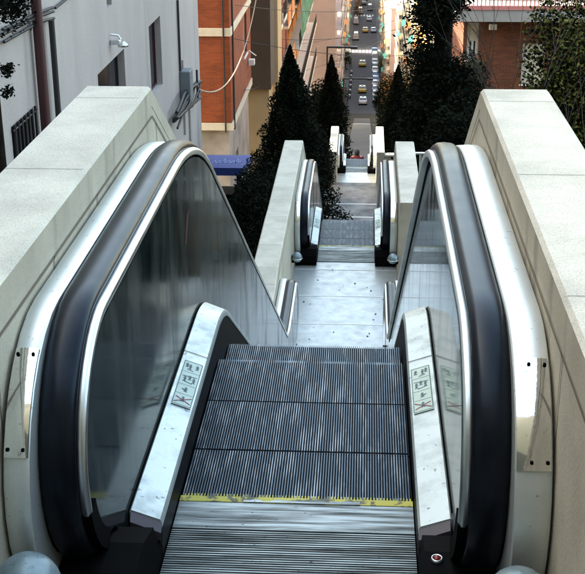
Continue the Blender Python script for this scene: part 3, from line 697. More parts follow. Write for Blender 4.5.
# balcony helper
def balcony(parent, x, y0, y1, z, out, sgn, ms, rail=m_iron, solid=None):
    b = MB(); xa, xb = sorted((x+sgn*.002, x+sgn*out)); b.box(xa, xb, y0, y1, z-.16, z); o = b.build('balcony', ms, parent)
    b = MB(); xo = x+sgn*(out-.05)
    if solid: 
        b.box(min(xo, xo+.04), max(xo, xo+.04), y0+.02, y1-.02, z+.002, z+.95); b.build('parapet_panel', solid, o)
    else:
        b.tube([(xo, y0+.03, z+.98), (xo, y1-.03, z+.98)], .025, 6)
        n = max(4, int((y1-y0)/.16))
        for i in range(n+1):
            yy = lerp(y0+.04, y1-.04, i/n); b.box(xo-.008, xo+.008, yy-.008, yy+.008, z+.002, z+.97)
        b.build('railing', rail, o)
    return o
def row_house(name, label, X, y0, y1, top, sgn, mw, nfl=6, cols=3, msl=m_cream, wide=9, floor_h=3.1, group=None, solid=None, front=False, awn=None, frame=m_foam, seed=0, balc=True, bout=.95):
    """house whose facade stands at x=X and faces sgn*x, from y0 to y1; top is world z of the roof"""
    rnd = random.Random(seed)
    T = thing(name, label, 'building', (X, y0, top), 0, group)
    D = y1-y0; zb = gz(0, y0)-top-4
    holes = []; H0 = -.5
    for f in range(nfl):
        for c in range(cols):
            cu = D*(c+.5)/cols; ww = min(1.15, D/cols*.42); v1 = H0-.55-f*floor_h
            holes.append((cu-ww/2, cu+ww/2, v1-(2.1 if balc else 1.5), v1, f, c))
    B = MB()
    P = facade(B, (0, 0, 0), (0, 1), holes, D, 0, .22, zb, n=(sgn, 0, 0))
    xb = -sgn*wide
    hf = []
    if front:
        for f in range(nfl):
            for c in range(2):
                cu = 2.0+c*3.4; hf.append((cu, cu+1.1, H0-.55-f*floor_h-1.5, H0-.55-f*floor_h))
    ux = (1, 0) if sgn > 0 else (1, 0)
    o_ = (xb, 0, 0) if sgn > 0 else (0, 0, 0)
    if sgn > 0: hf = [(wide-h_[1], wide-h_[0], h_[2], h_[3]) for h_ in hf]
    PF = facade(B, o_, (1, 0), hf, wide, 0, .22, zb, n=(0, -1, 0))
    B.add([(0, D, zb), (xb, D, zb), (xb, D, 0), (0, D, 0)], [(0, 1, 2, 3)]); B.add([(xb, 0, zb), (xb, D, zb), (xb, D, 0), (xb, 0, 0)], [(0, 1, 2, 3)])
    B.build('wall', mw, T)
    r = MB(); r.box(min(xb, sgn*.35)-.0, max(xb, sgn*.35), -.1, D+.0-.01, .003, .28, 0); r.box(min(xb*.7, xb*.4), max(xb*.7, xb*.4), D*.3, D*.6, .28, 2.2, 1); r.build('roof', [msl, mw], T)
    for h_ in holes: window(T, P, h_, .22, frame=frame, shutter=rnd.choice((None, None, .35, .6, 1.0)) if rnd.random() < .8 else None, sill=not balc)
    for h_ in hf: window(T, PF, h_, .22, frame=frame, shutter=rnd.choice((None, .4, .8)))
    if balc:
        for f in range(nfl):
            z = H0-.55-f*floor_h-2.1
            if cols > 2 and rnd.random() < .5:
                balcony(T, 0, D*.06, D*.94, z, bout, sgn, msl, solid=solid)
            else:
                for c in range(cols):
                    cu = D*(c+.5)/cols; balcony(T, 0, cu-D/cols*.36, cu+D/cols*.36, z, bout*.85, sgn, msl, solid=solid)
    if awn:
        for (f, c, m_) in awn:
            cu = D*(c+.5)/cols; z = H0-.5-f*floor_h; wA_ = D/cols*.36
            b = MB(); x0, x1 = sgn*.01, sgn*1.15
            b.add([(x0, cu-wA_, z), (x0, cu+wA_, z), (x1, cu+wA_, z-.9), (x1, cu-wA_, z-.9), (x1, cu-wA_, z-1.25), (x1, cu+wA_, z-1.25)], [(0, 1, 2, 3), (3, 2, 5, 4)])
            b.add([(x0, cu-wA_, z-.03), (x0, cu+wA_, z-.03), (x1, cu+wA_, z-.93), (x1, cu-wA_, z-.93)], [(0, 1, 2, 3)])
            b.build('awning', m_, T)
    return T
G1 = 'houses on the left of the street'; G2 = 'houses on the right of the street'
row_house('orange_house', 'first orange house behind the cypress with cream balconies', -4.9, 62.5, 70, -3, 1, m_orange, 7, 2, m_cream, group=G1, seed=1, bout=.6)
row_house('orange_house', 'second orange house, brick coloured, behind the big cypress', -4.9, 70.1, 78, -4, 1, m_brick, 7, 2, m_cream, group=G1, seed=2, solid=m_orange, bout=.6)
gh = row_house('orange_house', 'orange house with green netting hung over its upper balconies', -5.1, 78.1, 112, -4, 1, m_orange, 8, 6, m_cream, group=G1, seed=3, bout=.9)
b = MB(); n = 16
for j in range(n):
    y = lerp(1, 23, j/n); y2_ = lerp(1, 23, (j+1)/n)
    for i in range(5):
        za, zb_ = -1-1.5*i, -1-1.5*(i+1); bulge = [.07*math.sin(j*1.3+i), .07*math.sin((j+1)*1.3+i)]
        b.add([(1.05+bulge[0], y, za), (1.05+bulge[1], y2_, za), (1.12+bulge[1], y2_, zb_), (1.12+bulge[0], y, zb_)], [(0, 1, 2, 3)])
b.build('green_netting', m_green, gh)
row_house('pink_house', 'pale pink house with blank end wall facing the viewer', -4.6, 200, 215, -17, 1, m_pink, 9, 3, m_pink, group=G1, seed=5, wide=16)
cols_ = [(m_yel, 'pale yellow'), (m_white, 'white'), (m_pink, 'pink'), (m_tan, 'tan'), (m_orange, 'orange'), (m_white, 'cream trimmed white'), (m_yel, 'ochre')]
y = 216; k = 0
LL = ['ochre corner house right after the pink one', 'white left house beside the road', 'pink left house in the row by the road', 'tan left house in the row by the road', 'orange left house far along the road', 'cream trimmed left house far along the road', 'farthest yellow left house along the road']
while y < 600 and k < 7:
    d = 26+12*(k % 3); mm = cols_[k][0]
    row_house('street_house', LL[k], -4.95-.12*(k % 3), y, y+d-.3, street_z(y)+17+3*(k*37 % 3), 1, mm, 6, 5, m_cream, group=G1, seed=20+k, wide=18, awn=[(5, 1, m_awn), (2, 3, m_awn), (4, 0, m_teal)] if k % 2 else [(5, 2, m_teal), (4, 4, m_foam), (3, 1, m_awn)], bout=.8)
    y += d+(8 if k == 2 else 0); k += 1
# right of the street
LR = ['tall cream right house with orange awnings behind the trees', 'white right house with orange awning and yellow trim', 'pale yellow right house above the parked cars', 'white right house beside the road with teal awnings', 'pink right house in the row by the road', 'cream right house far along the road', 'white right house far along the road', 'farthest ochre right house']
spec = [(6.6, 104, 126, -8, m_white, 8, 4), (6.8, 128, 158, -17, m_yel, 8, 5), (7.0, 162, 196, -21, m_white, 9, 5), (7.0, 200, 236, -30, m_white, 8, 5), (5.5, 245, 280, -36, m_pink, 7, 6), (5.4, 282, 330, -36, m_yel, 7, 7), (5.4, 342, 400, -37, m_white, 7, 8), (5.5, 408, 480, -38, m_yel, 7, 8)]
for k, (X, ya, yb, tp, mm, nf, nc) in enumerate(spec):
    aw = [(1, 0, m_awn), (3, 1, m_awn), (4, 0, m_yel), (2, 3, m_teal), (5, 2, m_awn)][:nf-1] if k < 3 else [(1, 1, m_teal), (3, 0, m_teal), (2, 3, m_teal), (0, 2, m_teal)] if k == 3 else [(2, 1, m_awn), (5, 2, m_awn), (6, 0, m_teal), (6, 3, m_teal), (4, 4, m_teal), (3, 1, m_teal)]
    row_house('street_house', LR[k], X, ya, yb, tp, -1, mm, nf, nc, m_white, group=G2, seed=50+k, wide=16, awn=aw, front=(k < 5), solid=m_white if k % 2 else None)
# closing blocks at the far end of the street
FL = ['distant white block left of the street end', 'distant block closing the street end with rows of windows', 'distant tan block right of the street end']
for k, (x0, x1, yy, mm, hh) in enumerate(((-60, -14, 610, m_white, 30), (-12, 13, 640, m_yel, 24), (15, 60, 600, m_tan, 30))):
    T = thing('distant_block', FL[k], 'building', (x0, yy, street_z(yy)), 0, 'blocks closing the street')
    hs = [(2+i*3.4, 3.4+i*3.4, 2+j*3.1, 3.7+j*3.1) for i in range(int((x1-x0-3)/3.4)) for j in range(int(hh/3.1)-1)][:95]
    B = MB(); P = facade(B, (0, 0, 0), (1, 0), hs, x1-x0, hh, .25, -4); B.box(0, x1-x0, .4, 14, -4, hh-.01); B.build('wall', mm, T)
    for h_ in hs: window(T, P, h_, .25, sill=False)

# brick house on the right behind the bushes
rh = thing('brick_house', 'red brown brick house on the right with white window and balcony slab', 'house', (4.1, 45.0, -6.6))
B = MB(); hs = [(2.35, 3.25, -1.55, .05), (.15, .60, -.6, .85), (6.6, 7.7, -1.6, -.1)]
P = facade(B, (0, 0, 0), (1, 0), hs, 14, 1.05, .22, -7)
B.add([(0, 0, -7), (0, 9, -7), (0, 9, 1.05), (0, 0, 1.05)], [(0, 1, 2, 3)]); B.add([(14, 0, -7), (14, 9, -7), (14, 9, 1.05), (14, 0, 1.05)], [(0, 1, 2, 3)]); B.add([(0, 9, -7), (14, 9, -7), (14, 9, 1.05), (0, 9, 1.05)], [(0, 1, 2, 3)])
facade(B, (0, 1.6, 0), (1, 0), [(2, 3.4, 1.9, 4), (7, 8.4, 1.9, 4)], 14, 5, .2, 1.5)
B.build('wall', m_brick2, rh)
for h_, sh in zip(hs, (1.0, .5, None)): window(rh, P, h_, .22, fw=.11, shutter=sh)
b = MB(); b.box(-.4, 14.4, -1.0, 9, 1.053, 1.50); b.build('balcony_slab', mat('grey_white_slab', (.34, .34, .32), .8, noise=(2, .3, .8), two=(.26, .25, .23)), rh)
b = MB(); b.box(-.42, 14.42, -1.03, -.9, 1.503, 1.66); b.box(-.42, 14.42, -1.03, -.93, 1.95, 2.02)
for i in range(96): b.box(-.4+i*.155, -.36+i*.155, -1.0, -.96, 1.66, 1.95)
b.build('balcony_railing', mat('pink_railing', (.52, .20, .18), .6), rh)
b = MB(); b.bbox((1.12, -.12, .72), (.30, .2, .22), 0, .03); b.build('wall_lamp', m_foam, rh)

row_house('shade_block', 'unseen tan block added to shade the lower landing', -9.2, 31.6, 39.4, 8, 1, m_tan, 5, 2, m_cream, wide=8, seed=71, balc=False, group='blocks behind the street rows')  # added block, hidden from the camera, keeps sun off the lower landing
row_house('shade_block', 'long unseen tan block added to shade the path', -9.6, 112.5, 198, -12, 1, m_tan, 7, 10, m_cream, wide=12, seed=72, balc=False, group='blocks behind the street rows')  # added block, out of view, casts shade over the path
# big side blocks so that nothing is open behind the trees
for k, (x0, x1, ya, yb, tp, mm, lb) in enumerate(((18.5, 34, 46, 70, 2, m_white, 'pale block behind the brick house on the far right'), (-40, -15, 70, 110, 2, m_tan, 'tan block behind the orange houses'), (24, 60, 90, 180, -8, m_yel, 'large yellow block behind the right row'))):
    row_house('side_block', lb, x0, ya, yb, tp, -1, mm, 5, 5, m_cream, wide=x1-x0, seed=90+k, front=True, balc=False, group='blocks behind the street rows')

# ------------------------------------------------------------ blue canopy
bc = thing('blue_canopy', 'blue metal canopy on a post with white graffiti scrawl', 'canopy', (-4.5, 37.6, -9.42))
b = MB(); b.add([(-.80, -.75, 0), (.62, -.75, 0), (.80, .8, .03), (-.85, .8, .03)], [(0, 1, 2, 3)]); b.add([(-.80, -.75, 0), (.62, -.75, 0), (.62, -.75, -.28), (-.80, -.75, -.28)], [(0, 1, 2, 3)])
b.add([(.62, -.75, 0), (.80, .8, .03), (.80, .8, -.25), (.62, -.75, -.28)], [(0, 1, 2, 3)]); b.add([(-.80, -.75, -.28), (.62, -.75, -.28), (.80, .8, -.25), (-.85, .8, -.25)], [(0, 1, 2, 3)]); b.add([(-.80, -.75, 0), (-.85, .8, .03), (-.85, .8, -.25), (-.80, -.75, -.28)], [(0, 1, 2, 3)])
rf = b.build('roof', m_blue, bc)
g_ = MB(); rnd = random.Random(4)
def scr(pts, wd=.013):
    for a, c in zip(pts, pts[1:]):
        a, c = Vector((*a, .026)), Vector((*c, .026)); d = (c-a).normalized(); n_ = Vector((-d.y, d.x, 0))*wd; g_.add([a-n_, a+n_, c+n_, c-n_], [(0, 1, 2, 3)])
x = -.55
for k in range(6):
    hgt = rnd.uniform(.35, .6); scr([(x, -.35), (x+.10, -.35+hgt*1.3)]); scr([(x+.10, -.35+hgt*1.3), (x+.14, -.3), (x+.2, -.05+rnd.uniform(0, .2))]); x += rnd.uniform(.13, .2)
scr([(-.6, -.5), (.5, -.42)], .012); g_.build('graffiti', m_chalk, rf)
b = MB(); b.box(.30, .46, -.2, -.06, -2.9, -.282); b.build('post', m_blue, bc)
b = MB(); b.box(-.8, .25, -.3, .7, -2.6, -1.1); b.build('cabinet', m_black, bc)

# ------------------------------------------------------------ plants
def leaf_cloud(b, pts, size, rnd, flat=.6, mi=0):
    for p in pts:
        s_ = size*rnd.uniform(.6, 1.4); a = rnd.uniform(0, 2*PI); t = rnd.uniform(-1, 1)
        u = Vector((math.cos(a), math.sin(a), t*flat)).normalized()*s_; v = u.cross(Vector((rnd.uniform(-1, 1), rnd.uniform(-1, 1), rnd.uniform(-.3, 1)))).normalized()*s_*.55
        p = Vector(p); b.add([p-u*.5, p+v*.5, p+u*.6, p-v*.5], [(0, 1, 2, 3)], mi)
def cypress(label, x, y, zb, h, r, seed, n=7000, leaf=.12, shape=.75, m_=m_leafd, group='dark conifers beside the escalators'):
    rnd = random.Random(seed); T = thing('conifer_tree', label, 'tree', (x, y, zb), 0, group)
    b = MB(); b.tube([(0, 0, -.4), (0, 0, h*.5), (0, 0, h*.93)], [r*.09+.05, r*.06+.02, .02], 8); b.build('trunk', m_bark, T)
    b = MB(); lob = [(rnd.uniform(0, 2*PI), rnd.uniform(.05, .95), rnd.uniform(.75, 1.2)) for _ in range(46)]
    pts = []
    for i in range(n):
        t = rnd.random()**1.25; z = h*(.03+.97*t); rr = r*(1-t)**shape*min(1, .55+t*5)
        a = rnd.uniform(0, 2*PI); k = 0
        lb = 1+.16*math.sin(a*5+z*3.1+seed)+.13*math.sin(a*9-z*4.7)+.10*math.sin(z*7+a*2)
        q = rnd.random()**.35
        pts.append((rr*lb*q*math.cos(a), rr*lb*q*math.sin(a), z+rnd.uniform(-.1, .1)))
    leaf_cloud(b, pts, leaf, rnd, 1.2); b.build('crown', m_, T); return T
def bush(label, x, y, zb, rx, ry, h, seed, n=3500, leaf=.1, m_=m_leafd, group=None, name='shrub', lit_tip=None):
    rnd = random.Random(seed); T = thing(name, label, 'shrub' if name == 'shrub' else 'tree', (x, y, zb), 0, group)
    b = MB()
    for k in range(5):
        a = rnd.uniform(0, 2*PI); b.tube([(0, 0, -.3), (rx*.3*math.cos(a), ry*.3*math.sin(a), h*.4), (rx*.55*math.cos(a), ry*.55*math.sin(a), h*.8)], [.05, .035, .012], 6)
    b.build('stem', m_bark, T)
    cl = [(rnd.uniform(-1, 1), rnd.uniform(-1, 1), rnd.uniform(.25, .92), rnd.uniform(.28, .5)) for _ in range(24)]
    b = MB(); pts = []
    for i in range(n):
        c = rnd.choice(cl); d = Vector((rnd.gauss(0, 1), rnd.gauss(0, 1), rnd.gauss(0, 1))).normalized()*c[3]*rnd.random()**.4
        f = math.sqrt(max(.05, 1-(2*c[2]-1)**2))
        pts.append(((c[0]*.62*f+d.x)*rx, (c[1]*.62*f+d.y)*ry, (c[2]+d.z*.55)*h))
    if lit_tip:
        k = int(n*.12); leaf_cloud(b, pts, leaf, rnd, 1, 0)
        top = [p for p in pts if p[2] > h*.72][:k*2]; leaf_cloud(b, [(p[0]*1.05, p[1]*1.05, p[2]+.05) for p in top], leaf*.9, rnd, 1.4, 1); b.build('foliage', [m_, lit_tip], T)  # top leaves given a paler colour for the light on them
    else:
        leaf_cloud(b, pts, leaf, rnd, 1); b.build('foliage', m_, T)
    return T
GC = 'dark conifers beside the escalators'
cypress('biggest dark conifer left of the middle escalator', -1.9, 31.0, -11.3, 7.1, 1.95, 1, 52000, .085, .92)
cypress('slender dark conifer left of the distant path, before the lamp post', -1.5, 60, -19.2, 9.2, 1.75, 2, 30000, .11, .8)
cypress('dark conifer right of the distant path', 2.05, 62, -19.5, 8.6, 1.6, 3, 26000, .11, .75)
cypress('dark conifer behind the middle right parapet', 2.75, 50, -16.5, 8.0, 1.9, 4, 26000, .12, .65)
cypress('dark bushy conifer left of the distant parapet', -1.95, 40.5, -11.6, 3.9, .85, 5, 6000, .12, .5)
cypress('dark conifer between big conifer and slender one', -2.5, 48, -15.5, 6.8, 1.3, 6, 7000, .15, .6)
SH = 'dark shrubs below the parapets'
for k, (lb, x, y, zb, rx, ry, h) in enumerate((
    ('dark shrub overhanging the lower landing from the left', -1.45, 36.0, -10.9, .95, .9, 2.9),
    ('dark shrub directly left of the long parapet', -1.9, 19.5, -8.0, .9, 1.6, 3.2),
    ('dark shrub below the blue canopy', -3.0, 24.5, -10.6, 1.3, 2.0, 2.4),
    ('dark shrub left of the big conifer under the tan wall', -2.9, 34.0, -11.6, 1.2, 1.6, 3.2),
    ('dark shrub at the foot of the grey building', -3.4, 17.5, -7.2, 1.2, 2.2, 2.2),
    ('dark shrub between parapet and grey building', -2.2, 14.0, -5.2, 1.0, 1.8, 1.3))):
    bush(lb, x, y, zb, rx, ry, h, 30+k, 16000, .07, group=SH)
for k, (lb, x, y, zb, rx, ry, h, m_) in enumerate((
    ('dark tree mass right of the middle parapet', 2.1, 21.5, -8.8, 1.1, 1.5, 5.0, m_leafd),
    ('dark tree behind the right parapet under the bare branches', 3.4, 26, -11.3, 1.5, 1.8, 5.6, m_leafd),
    ('dark tree on the right of the lower landing', 2.7, 36, -11.6, 1.3, 1.6, 4.4, m_leafd),
    ('dark tree before the brick house corner', 3.6, 40, -11.7, 1.5, 1.6, 5.2, m_leafd),
    ('leafy tree right of the distant path', 3.3, 72, -22, 2.0, 2.2, 9.5, m_leafd),
    ('dark tree between the tall trunk and the parapet', 1.95, 17.0, -7.0, .9, 1.2, 3.2, m_leafd), ('tall dark tree right of the path behind the conifers', 4.4, 58, -18, 2.2, 2.2, 9.2, m_leafd))):
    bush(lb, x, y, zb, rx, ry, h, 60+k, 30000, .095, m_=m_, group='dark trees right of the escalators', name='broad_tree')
bush('big dark bush on the far right with lit tips painted yellow green', 5.45, 24.0, -11.2, 2.1, 1.5, 8.5, 80, 56000, .105, m_=m_leafd, name='broad_tree', lit_tip=m_leafy)
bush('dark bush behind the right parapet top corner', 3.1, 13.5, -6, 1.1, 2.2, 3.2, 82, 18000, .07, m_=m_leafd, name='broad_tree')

# tall tree with thick dark trunk
tt = thing('tall_tree', 'tall tree with thick black trunk and sparse foliage right of the street', 'tree', (2.03, 25.0, -11.0), 0)
b = MB(); b.tube([(0, 0, -.5), (.02, 0, 3), (0, .05, 7), (.03, 0, 11), (0, 0, 15)], [.30, .25, .22, .19, .14], 12)
rnd = random.Random(12); tips = []
for k in range(80):
    z = rnd.uniform(2.8, 11.5); a = rnd.uniform(0, 2*PI); L = rnd.uniform(.3, .92); e = (L*math.cos(a), L*math.sin(a), z+rnd.uniform(-.25, .35))
    b.tube([(0, 0, z), (e[0]*.5, e[1]*.5, z+.12), e], [.045, .03, .01], 5)
    for t in (.35, .5, .65, .8, 1.0): tips.append((e[0]*t, e[1]*t, lerp(z+.1, e[2], t)))
b.build('trunk', m_bark, tt)
b = MB(); pts = []
for p in tips:
    for _ in range(130): pts.append((p[0]+rnd.gauss(0, .17), p[1]+rnd.gauss(0, .25), p[2]+rnd.gauss(0, .17)))
leaf_cloud(b, pts, .095, rnd, 1); b.build('crown', m_leafd, tt)

# bare branches rising behind the right parapet
def bare_tree(label, x, y, zb, seed, spread, h):
    rnd = random.Random(seed); T = thing('bare_tree', label, 'tree', (x, y, zb), 0, 'bare saplings behind the right parapet'); b = MB(); fine = MB()
    def grow(p, d, L, r, lv):
        q = p+d*L; mid = p+d*L*.5+Vector((rnd.uniform(-1, 1), rnd.uniform(-1, 1), 0))*L*.05
        (b if lv < 2 else fine).tube([p, mid, q], [r, r*.85, r*.68], 6)
        if lv >= 3: return
        for k in range(2 if lv else 3):
            nd = (d+Vector((rnd.uniform(-1, 1), rnd.uniform(-1, 1), rnd.uniform(-.1, .5)))*spread).normalized(); grow(p+d*L*rnd.uniform(.55, 1), nd, L*rnd.uniform(.55, .8), r*.58, lv+1)
    grow(Vector((0, 0, 0)), Vector((.0, 0, 1)), h, .026, 0); b.build('trunk', m_bark, T); fine.build('twig', m_twig, T)
bare_tree('bare sapling with dark forked branches before the brick house', 3.3, 19.0, -8.2, 5, .40, 4.0)
bare_tree('bare sapling leaning right before the white window', 3.9, 19.5, -8.4, 8, .5, 3.9)
bare_tree('bare thin sapling nearest the tall trunk', 2.9, 19.0, -8.0, 11, .4, 3.6)
# foliage sprigs at the top left, from a tree by the wall
T = thing('wall_tree', 'dark tree at the top left corner hanging over the grey wall', 'tree', (-4.05, 9.6, -6.5)); rnd = random.Random(15)
b = MB(); b.tube([(0, 0, 0), (.05, .2, 4), (.0, .5, 8)], [.12, .1, .04], 8)
for cy_, cz_ in ((1.42, 6.5), (1.05, 5.80), (.98, 5.55)): b.tube([(.03, .25, cz_+.05), (.02, .6, cz_+.1), (0, cy_, cz_)], [.012, .008, .003], 6)
b.build('trunk', m_bark, T)
b = MB(); pts = []
for (cx, cy, cz, r_, n_) in ((0, 1.42, 6.5, .16, 1000), (0, 1.05, 5.80, .06, 170), (0, .98, 5.55, .045, 90)):
    for _ in range(n_): pts.append((cx+rnd.gauss(0, r_*.7), cy+rnd.gauss(0, r_*1.3), cz+rnd.gauss(0, r_*.7)))
leaf_cloud(b, pts, .05, rnd, 1); b.build('crown', m_leafd, T)

for k, (x, y, rr, h, lb) in enumerate(((-3.2, 78, 1.9, 7, 'first dark tree on the left edge of the path'), (3.4, 92, 2.0, 7, 'first dark tree on the right edge of the path'), (-3.3, 105, 2.0, 7, 'second dark tree on the left edge of the path'),
        (3.5, 122, 2.2, 7, 'second dark tree on the right edge of the path'), (-3.6, 135, 2.3, 8, 'third dark tree on the left edge of the path'), (3.7, 160, 2.4, 8, 'third dark tree on the right edge of the path'), (-3.9, 175, 2.5, 8, 'fourth dark tree on the left edge of the path'), (3.9, 200, 2.6, 8, 'fourth dark tree on the right edge of the path'))):
    bush(lb, x, y, gz(0, y)-.3, rr, rr*1.6, h, 140+k, 8000, .19, name='broad_tree', group='dark trees lining the path')
# street trees further down
for k, (x, y, h, m_) in enumerate(((4.6, 250, 6, m_leafm), (4.6, 262, 6, m_leafa), (-4.2, 300, 5, m_leafm), (-1.9, 402, 7, m_leafa), (4.6, 290, 5.5, m_leafy), (4.4, 118, 7, m_leafm), (4.8, 100, 9, m_leafa), (4.3, 140, 8, m_leafa))):
    lab = ['green street tree at the road corner', 'orange leaved street tree near the road corner', 'small green street tree on the left pavement', 'russet tree in the middle of the far street', 'yellow green street tree on right pavement', 'green tree before the cream right house', 'orange leaved tree before the cream right house', 'orange leaved tree on the slope right of the path'][k]
    T = bush(lab, x, y, gz(0, y), h*.3, h*.3, h, 120+k, 2200, .22, m_=m_, name='broad_tree', group='small trees along the street')

# ------------------------------------------------------------ lamp posts, wires
def lamp_post(label, x, y, ztop, arm):
    T = thing('street_lamp', label, 'street lamp', (x, y, gz(0, y)), 0, 'street lamps with square black arms'); h = ztop-gz(0, y)
    b = MB(); b.tube([(0, 0, 0), (0, 0, h*.5), (0, 0, h)], [.075, .06, .055], 10); b.lathe((0, 0, 0), [(.13, 0), (.13, .3), (.075, .4)], 12); b.build('pole', m_iron, T)
    b = MB(); b.box(-.05, arm, -.045, .045, h-.05, h+.05); b.build('arm', m_iron, T)
    b = MB(); b.bbox((arm+.16, 0, h-.02), (.45, .24, .14), 0, .03); lh = b.build('lamp_head', m_iron, T)
    b = MB(); b.box(arm+.0, arm+.32, -.08, .08, h-.105, h-.092); b.build('lens', mat('unlit_lens', (.6, .6, .58), .3), lh)
lamp_post('tall black lamp post with long square arm rising behind the slender conifer', -2.02, 70, -11.35, 1.45)
lamp_post('lower black lamp post whose arm crosses above the parked cars', -1.25, 84, -16.2, 1.75)
def wire(name, label, a, c, sag, r, m_, group=None):
    b = MB(); a = Vector(a); c = Vector(c); b.tube([a.lerp(c, i/24)+Vector((0, 0, -4*sag*(i/24)*(1-i/24))) for i in range(25)], r, 6)
    return tag(b.build(name, m_), label, 'cable', group)
ya, za = gy(192, 86)
wire('overhead_cable', 'pale sagging cable crossing in front of the orange brick wall', (-4.3, ya, za-.1), (-4.9, 55.0, -6.0), 1.5, .024, m_wirep)
WG = 'thin overhead wires crossing the street'
for k, (a, c, sg) in enumerate((((-5.1, 46, -6.6), (5.0, 60, -9.6), .5), ((-5.1, 47, -5.4), (6, 80, -9.2), .8), ((-4.4, 66, -10.2), (6.5, 74, -9.6), .6), ((-4.4, 80, -13.0), (6.6, 108, -14), .7), ((-4.4, 88, -16.5), (6.6, 128, -18.2), .7), ((-5.1, 50, -9.6), (-4.4, 64, -11.4), .3))):
    wire('overhead_wire', ['thin black wire slanting over the brick building to the right', 'upper thin wire across the orange houses', 'thin wire before the green netting', 'thin wire crossing the pink wall', 'lower thin wire crossing near the lamp arm', 'short thin wire low across the brown wall'][k], a, c, sg, .014, m_wire, WG)

# ------------------------------------------------------------ cars
def car_parts(T, mp, taxi=False, van=False):
    L, W_ = (4.9, 1.9) if van else (4.2, 1.74)
    # profile along length (y, z), lofted in x
    if van: prof = [(-2.45, .35), (-2.45, 1.95), (-2.3, 2.1), (1.3, 2.1), (1.9, 1.25), (2.4, 1.05), (2.45, .35)]
    else: prof = [(-2.1, .35), (-2.12, .72), (-2.0, .92), (-1.35, .98), (-.95, 1.38), (-.6, 1.46), (.35, 1.45), (1.05, .98), (1.9, .85), (2.08, .65), (2.1, .35)]
    b = MB(); k = len(prof)
    ring = []
    for x, sh in ((-W_/2, .0), (-W_/2+.09, 1), (W_/2-.09, 1), (W_/2, .0)):
        for (y_, z_) in prof:
            zz = z_ if sh else (.35 if z_ < .4 else lerp(.35, z_, .93)); tum = 0 if z_ < 1.0 else (z_-1.0)*.28
            xx = x-math.copysign(tum, x); ring.append((xx, y_*(1 if sh else .975), zz))
    b.add(ring, [tuple(range(k-1, -1, -1)), tuple(range(3*k, 4*k))]+[(j*k+i, j*k+(i+1) % k, (j+1)*k+(i+1) % k, (j+1)*k+i) for j in range(3) for i in range(k)], 0, False)
    b.build('body', mp, T)
    g_ = MB(); hw = W_/2
    if van:
        g_.add([(-hw+.2, 1.35, 2.04), (hw-.2, 1.35, 2.04), (hw-.12, 1.93, 1.28), (-hw+.12, 1.93, 1.28)], [(0, 1, 2, 3)])
        for s in (-1, 1): g_.add([(s*(hw-.10), .2, 1.3), (s*(hw-.10), 1.6, 1.3), (s*(hw-.22), 1.2, 1.85), (s*(hw-.22), .2, 1.85)], [(0, 1, 2, 3)])
    else:
        g_.add([(-hw+.22, .40, 1.455), (hw-.22, .40, 1.455), (hw-.14, 1.06, 1.00), (-hw+.14, 1.06, 1.00)], [(0, 1, 2, 3)])
        g_.add([(-hw+.22, -.98, 1.39), (hw-.22, -.98, 1.39), (hw-.14, -1.36, 1.00), (-hw+.14, -1.36, 1.00)], [(0, 1, 2, 3)])
        for s in (-1, 1): g_.add([(s*(hw+.004), -1.2, .98), (s*(hw+.004), .9, .98), (s*(hw-.10), .3, 1.36), (s*(hw-.10), -.85, 1.36)], [(0, 1, 2, 3)])
    g_.build('window_glass', m_glass, T)
    for s in (-1, 1):
        for yy in (-1.3, 1.3):
            w_ = MB(); w_.tube([(s*(hw-.2), yy, .32), (s*(hw+.01), yy, .32)], .32, 14); wo_ = w_.build('wheel', m_tyre, T)
        l_ = MB(); l_.box(s*hw*.85-.16, s*hw*.85+.16, -L/2-.03 if not van else -2.47, -L/2+.05, .62, .78); l_.build('tail_light', m_lamp, T)
    if taxi:
        b = MB(); b.bbox((0, -.1, 1.53), (.5, .18, .14), 0, .03); b.build('roof_sign', m_foam, T)
        b = MB(); 
        for s in (-1, 1): b.box(s*(hw+.006)-.004, s*(hw+.006)+.004, -.75, .35, .4, .95)
        b.build('yellow_door', m_cy, T)
def road_z(y): return gz(0, y)+.065
protos = {}
def car(kind, mp, x, y, rz, label, name, cat, group):
    key = (kind, mp.name)
    if key not in protos:
        T = thing(name, label, cat, (x, y, road_z(y)), rz, group); car_parts(T, mp, kind == 'taxi', kind == 'van'); protos[key] = T
    else:
        T = copy_tree(protos[key]); T.location = (x, y, road_z(y)); T.rotation_euler.z = rz; T['label'] = label; T['group'] = group
    T.rotation_euler.x = -math.atan(.04)*math.cos(rz); return T
PG = 'cars parked along the right kerb'
pk = [('car', m_cs), ('car', m_cw), ('car', m_cs), ('car', m_cw), ('car', m_cb), ('car', m_cb), ('car', m_cw), ('car', m_cd), ('car', m_cw), ('van', m_cw), ('car', m_cs), ('car', m_cb)]
ordn = ['nearest', 'second', 'third', 'fourth', 'fifth', 'sixth', 'seventh', 'eighth', 'ninth', 'tenth', 'eleventh', 'twelfth']
cn = {'car_white': 'white', 'car_silver': 'silver', 'car_blue': 'blue', 'car_dark': 'dark'}
y = 258
for k, (kd, mp) in enumerate(pk):
    car(kd, mp, 3.0, y, 0, f'{cn[mp.name]} {kd} parked at the right kerb, {ordn[k]} of that row', 'parked_car' if kd == 'car' else 'parked_van', kd, PG); y += 6.0+(k % 3)*.5
for k, (x, yy, mp, lb) in enumerate(((.1, 256, m_cw, 'cream taxi with yellow doors nearest on the road'), (-.1, 270, m_cy, 'yellow taxi second on the road'), (-.2, 307, m_cy, 'yellow taxi before the first zebra crossing'), (.4, 372, m_cy, 'yellow taxi beyond the first zebra crossing'))):
    car('taxi', mp, x, yy, 0, lb, 'taxi', 'taxi', 'taxis on the road')
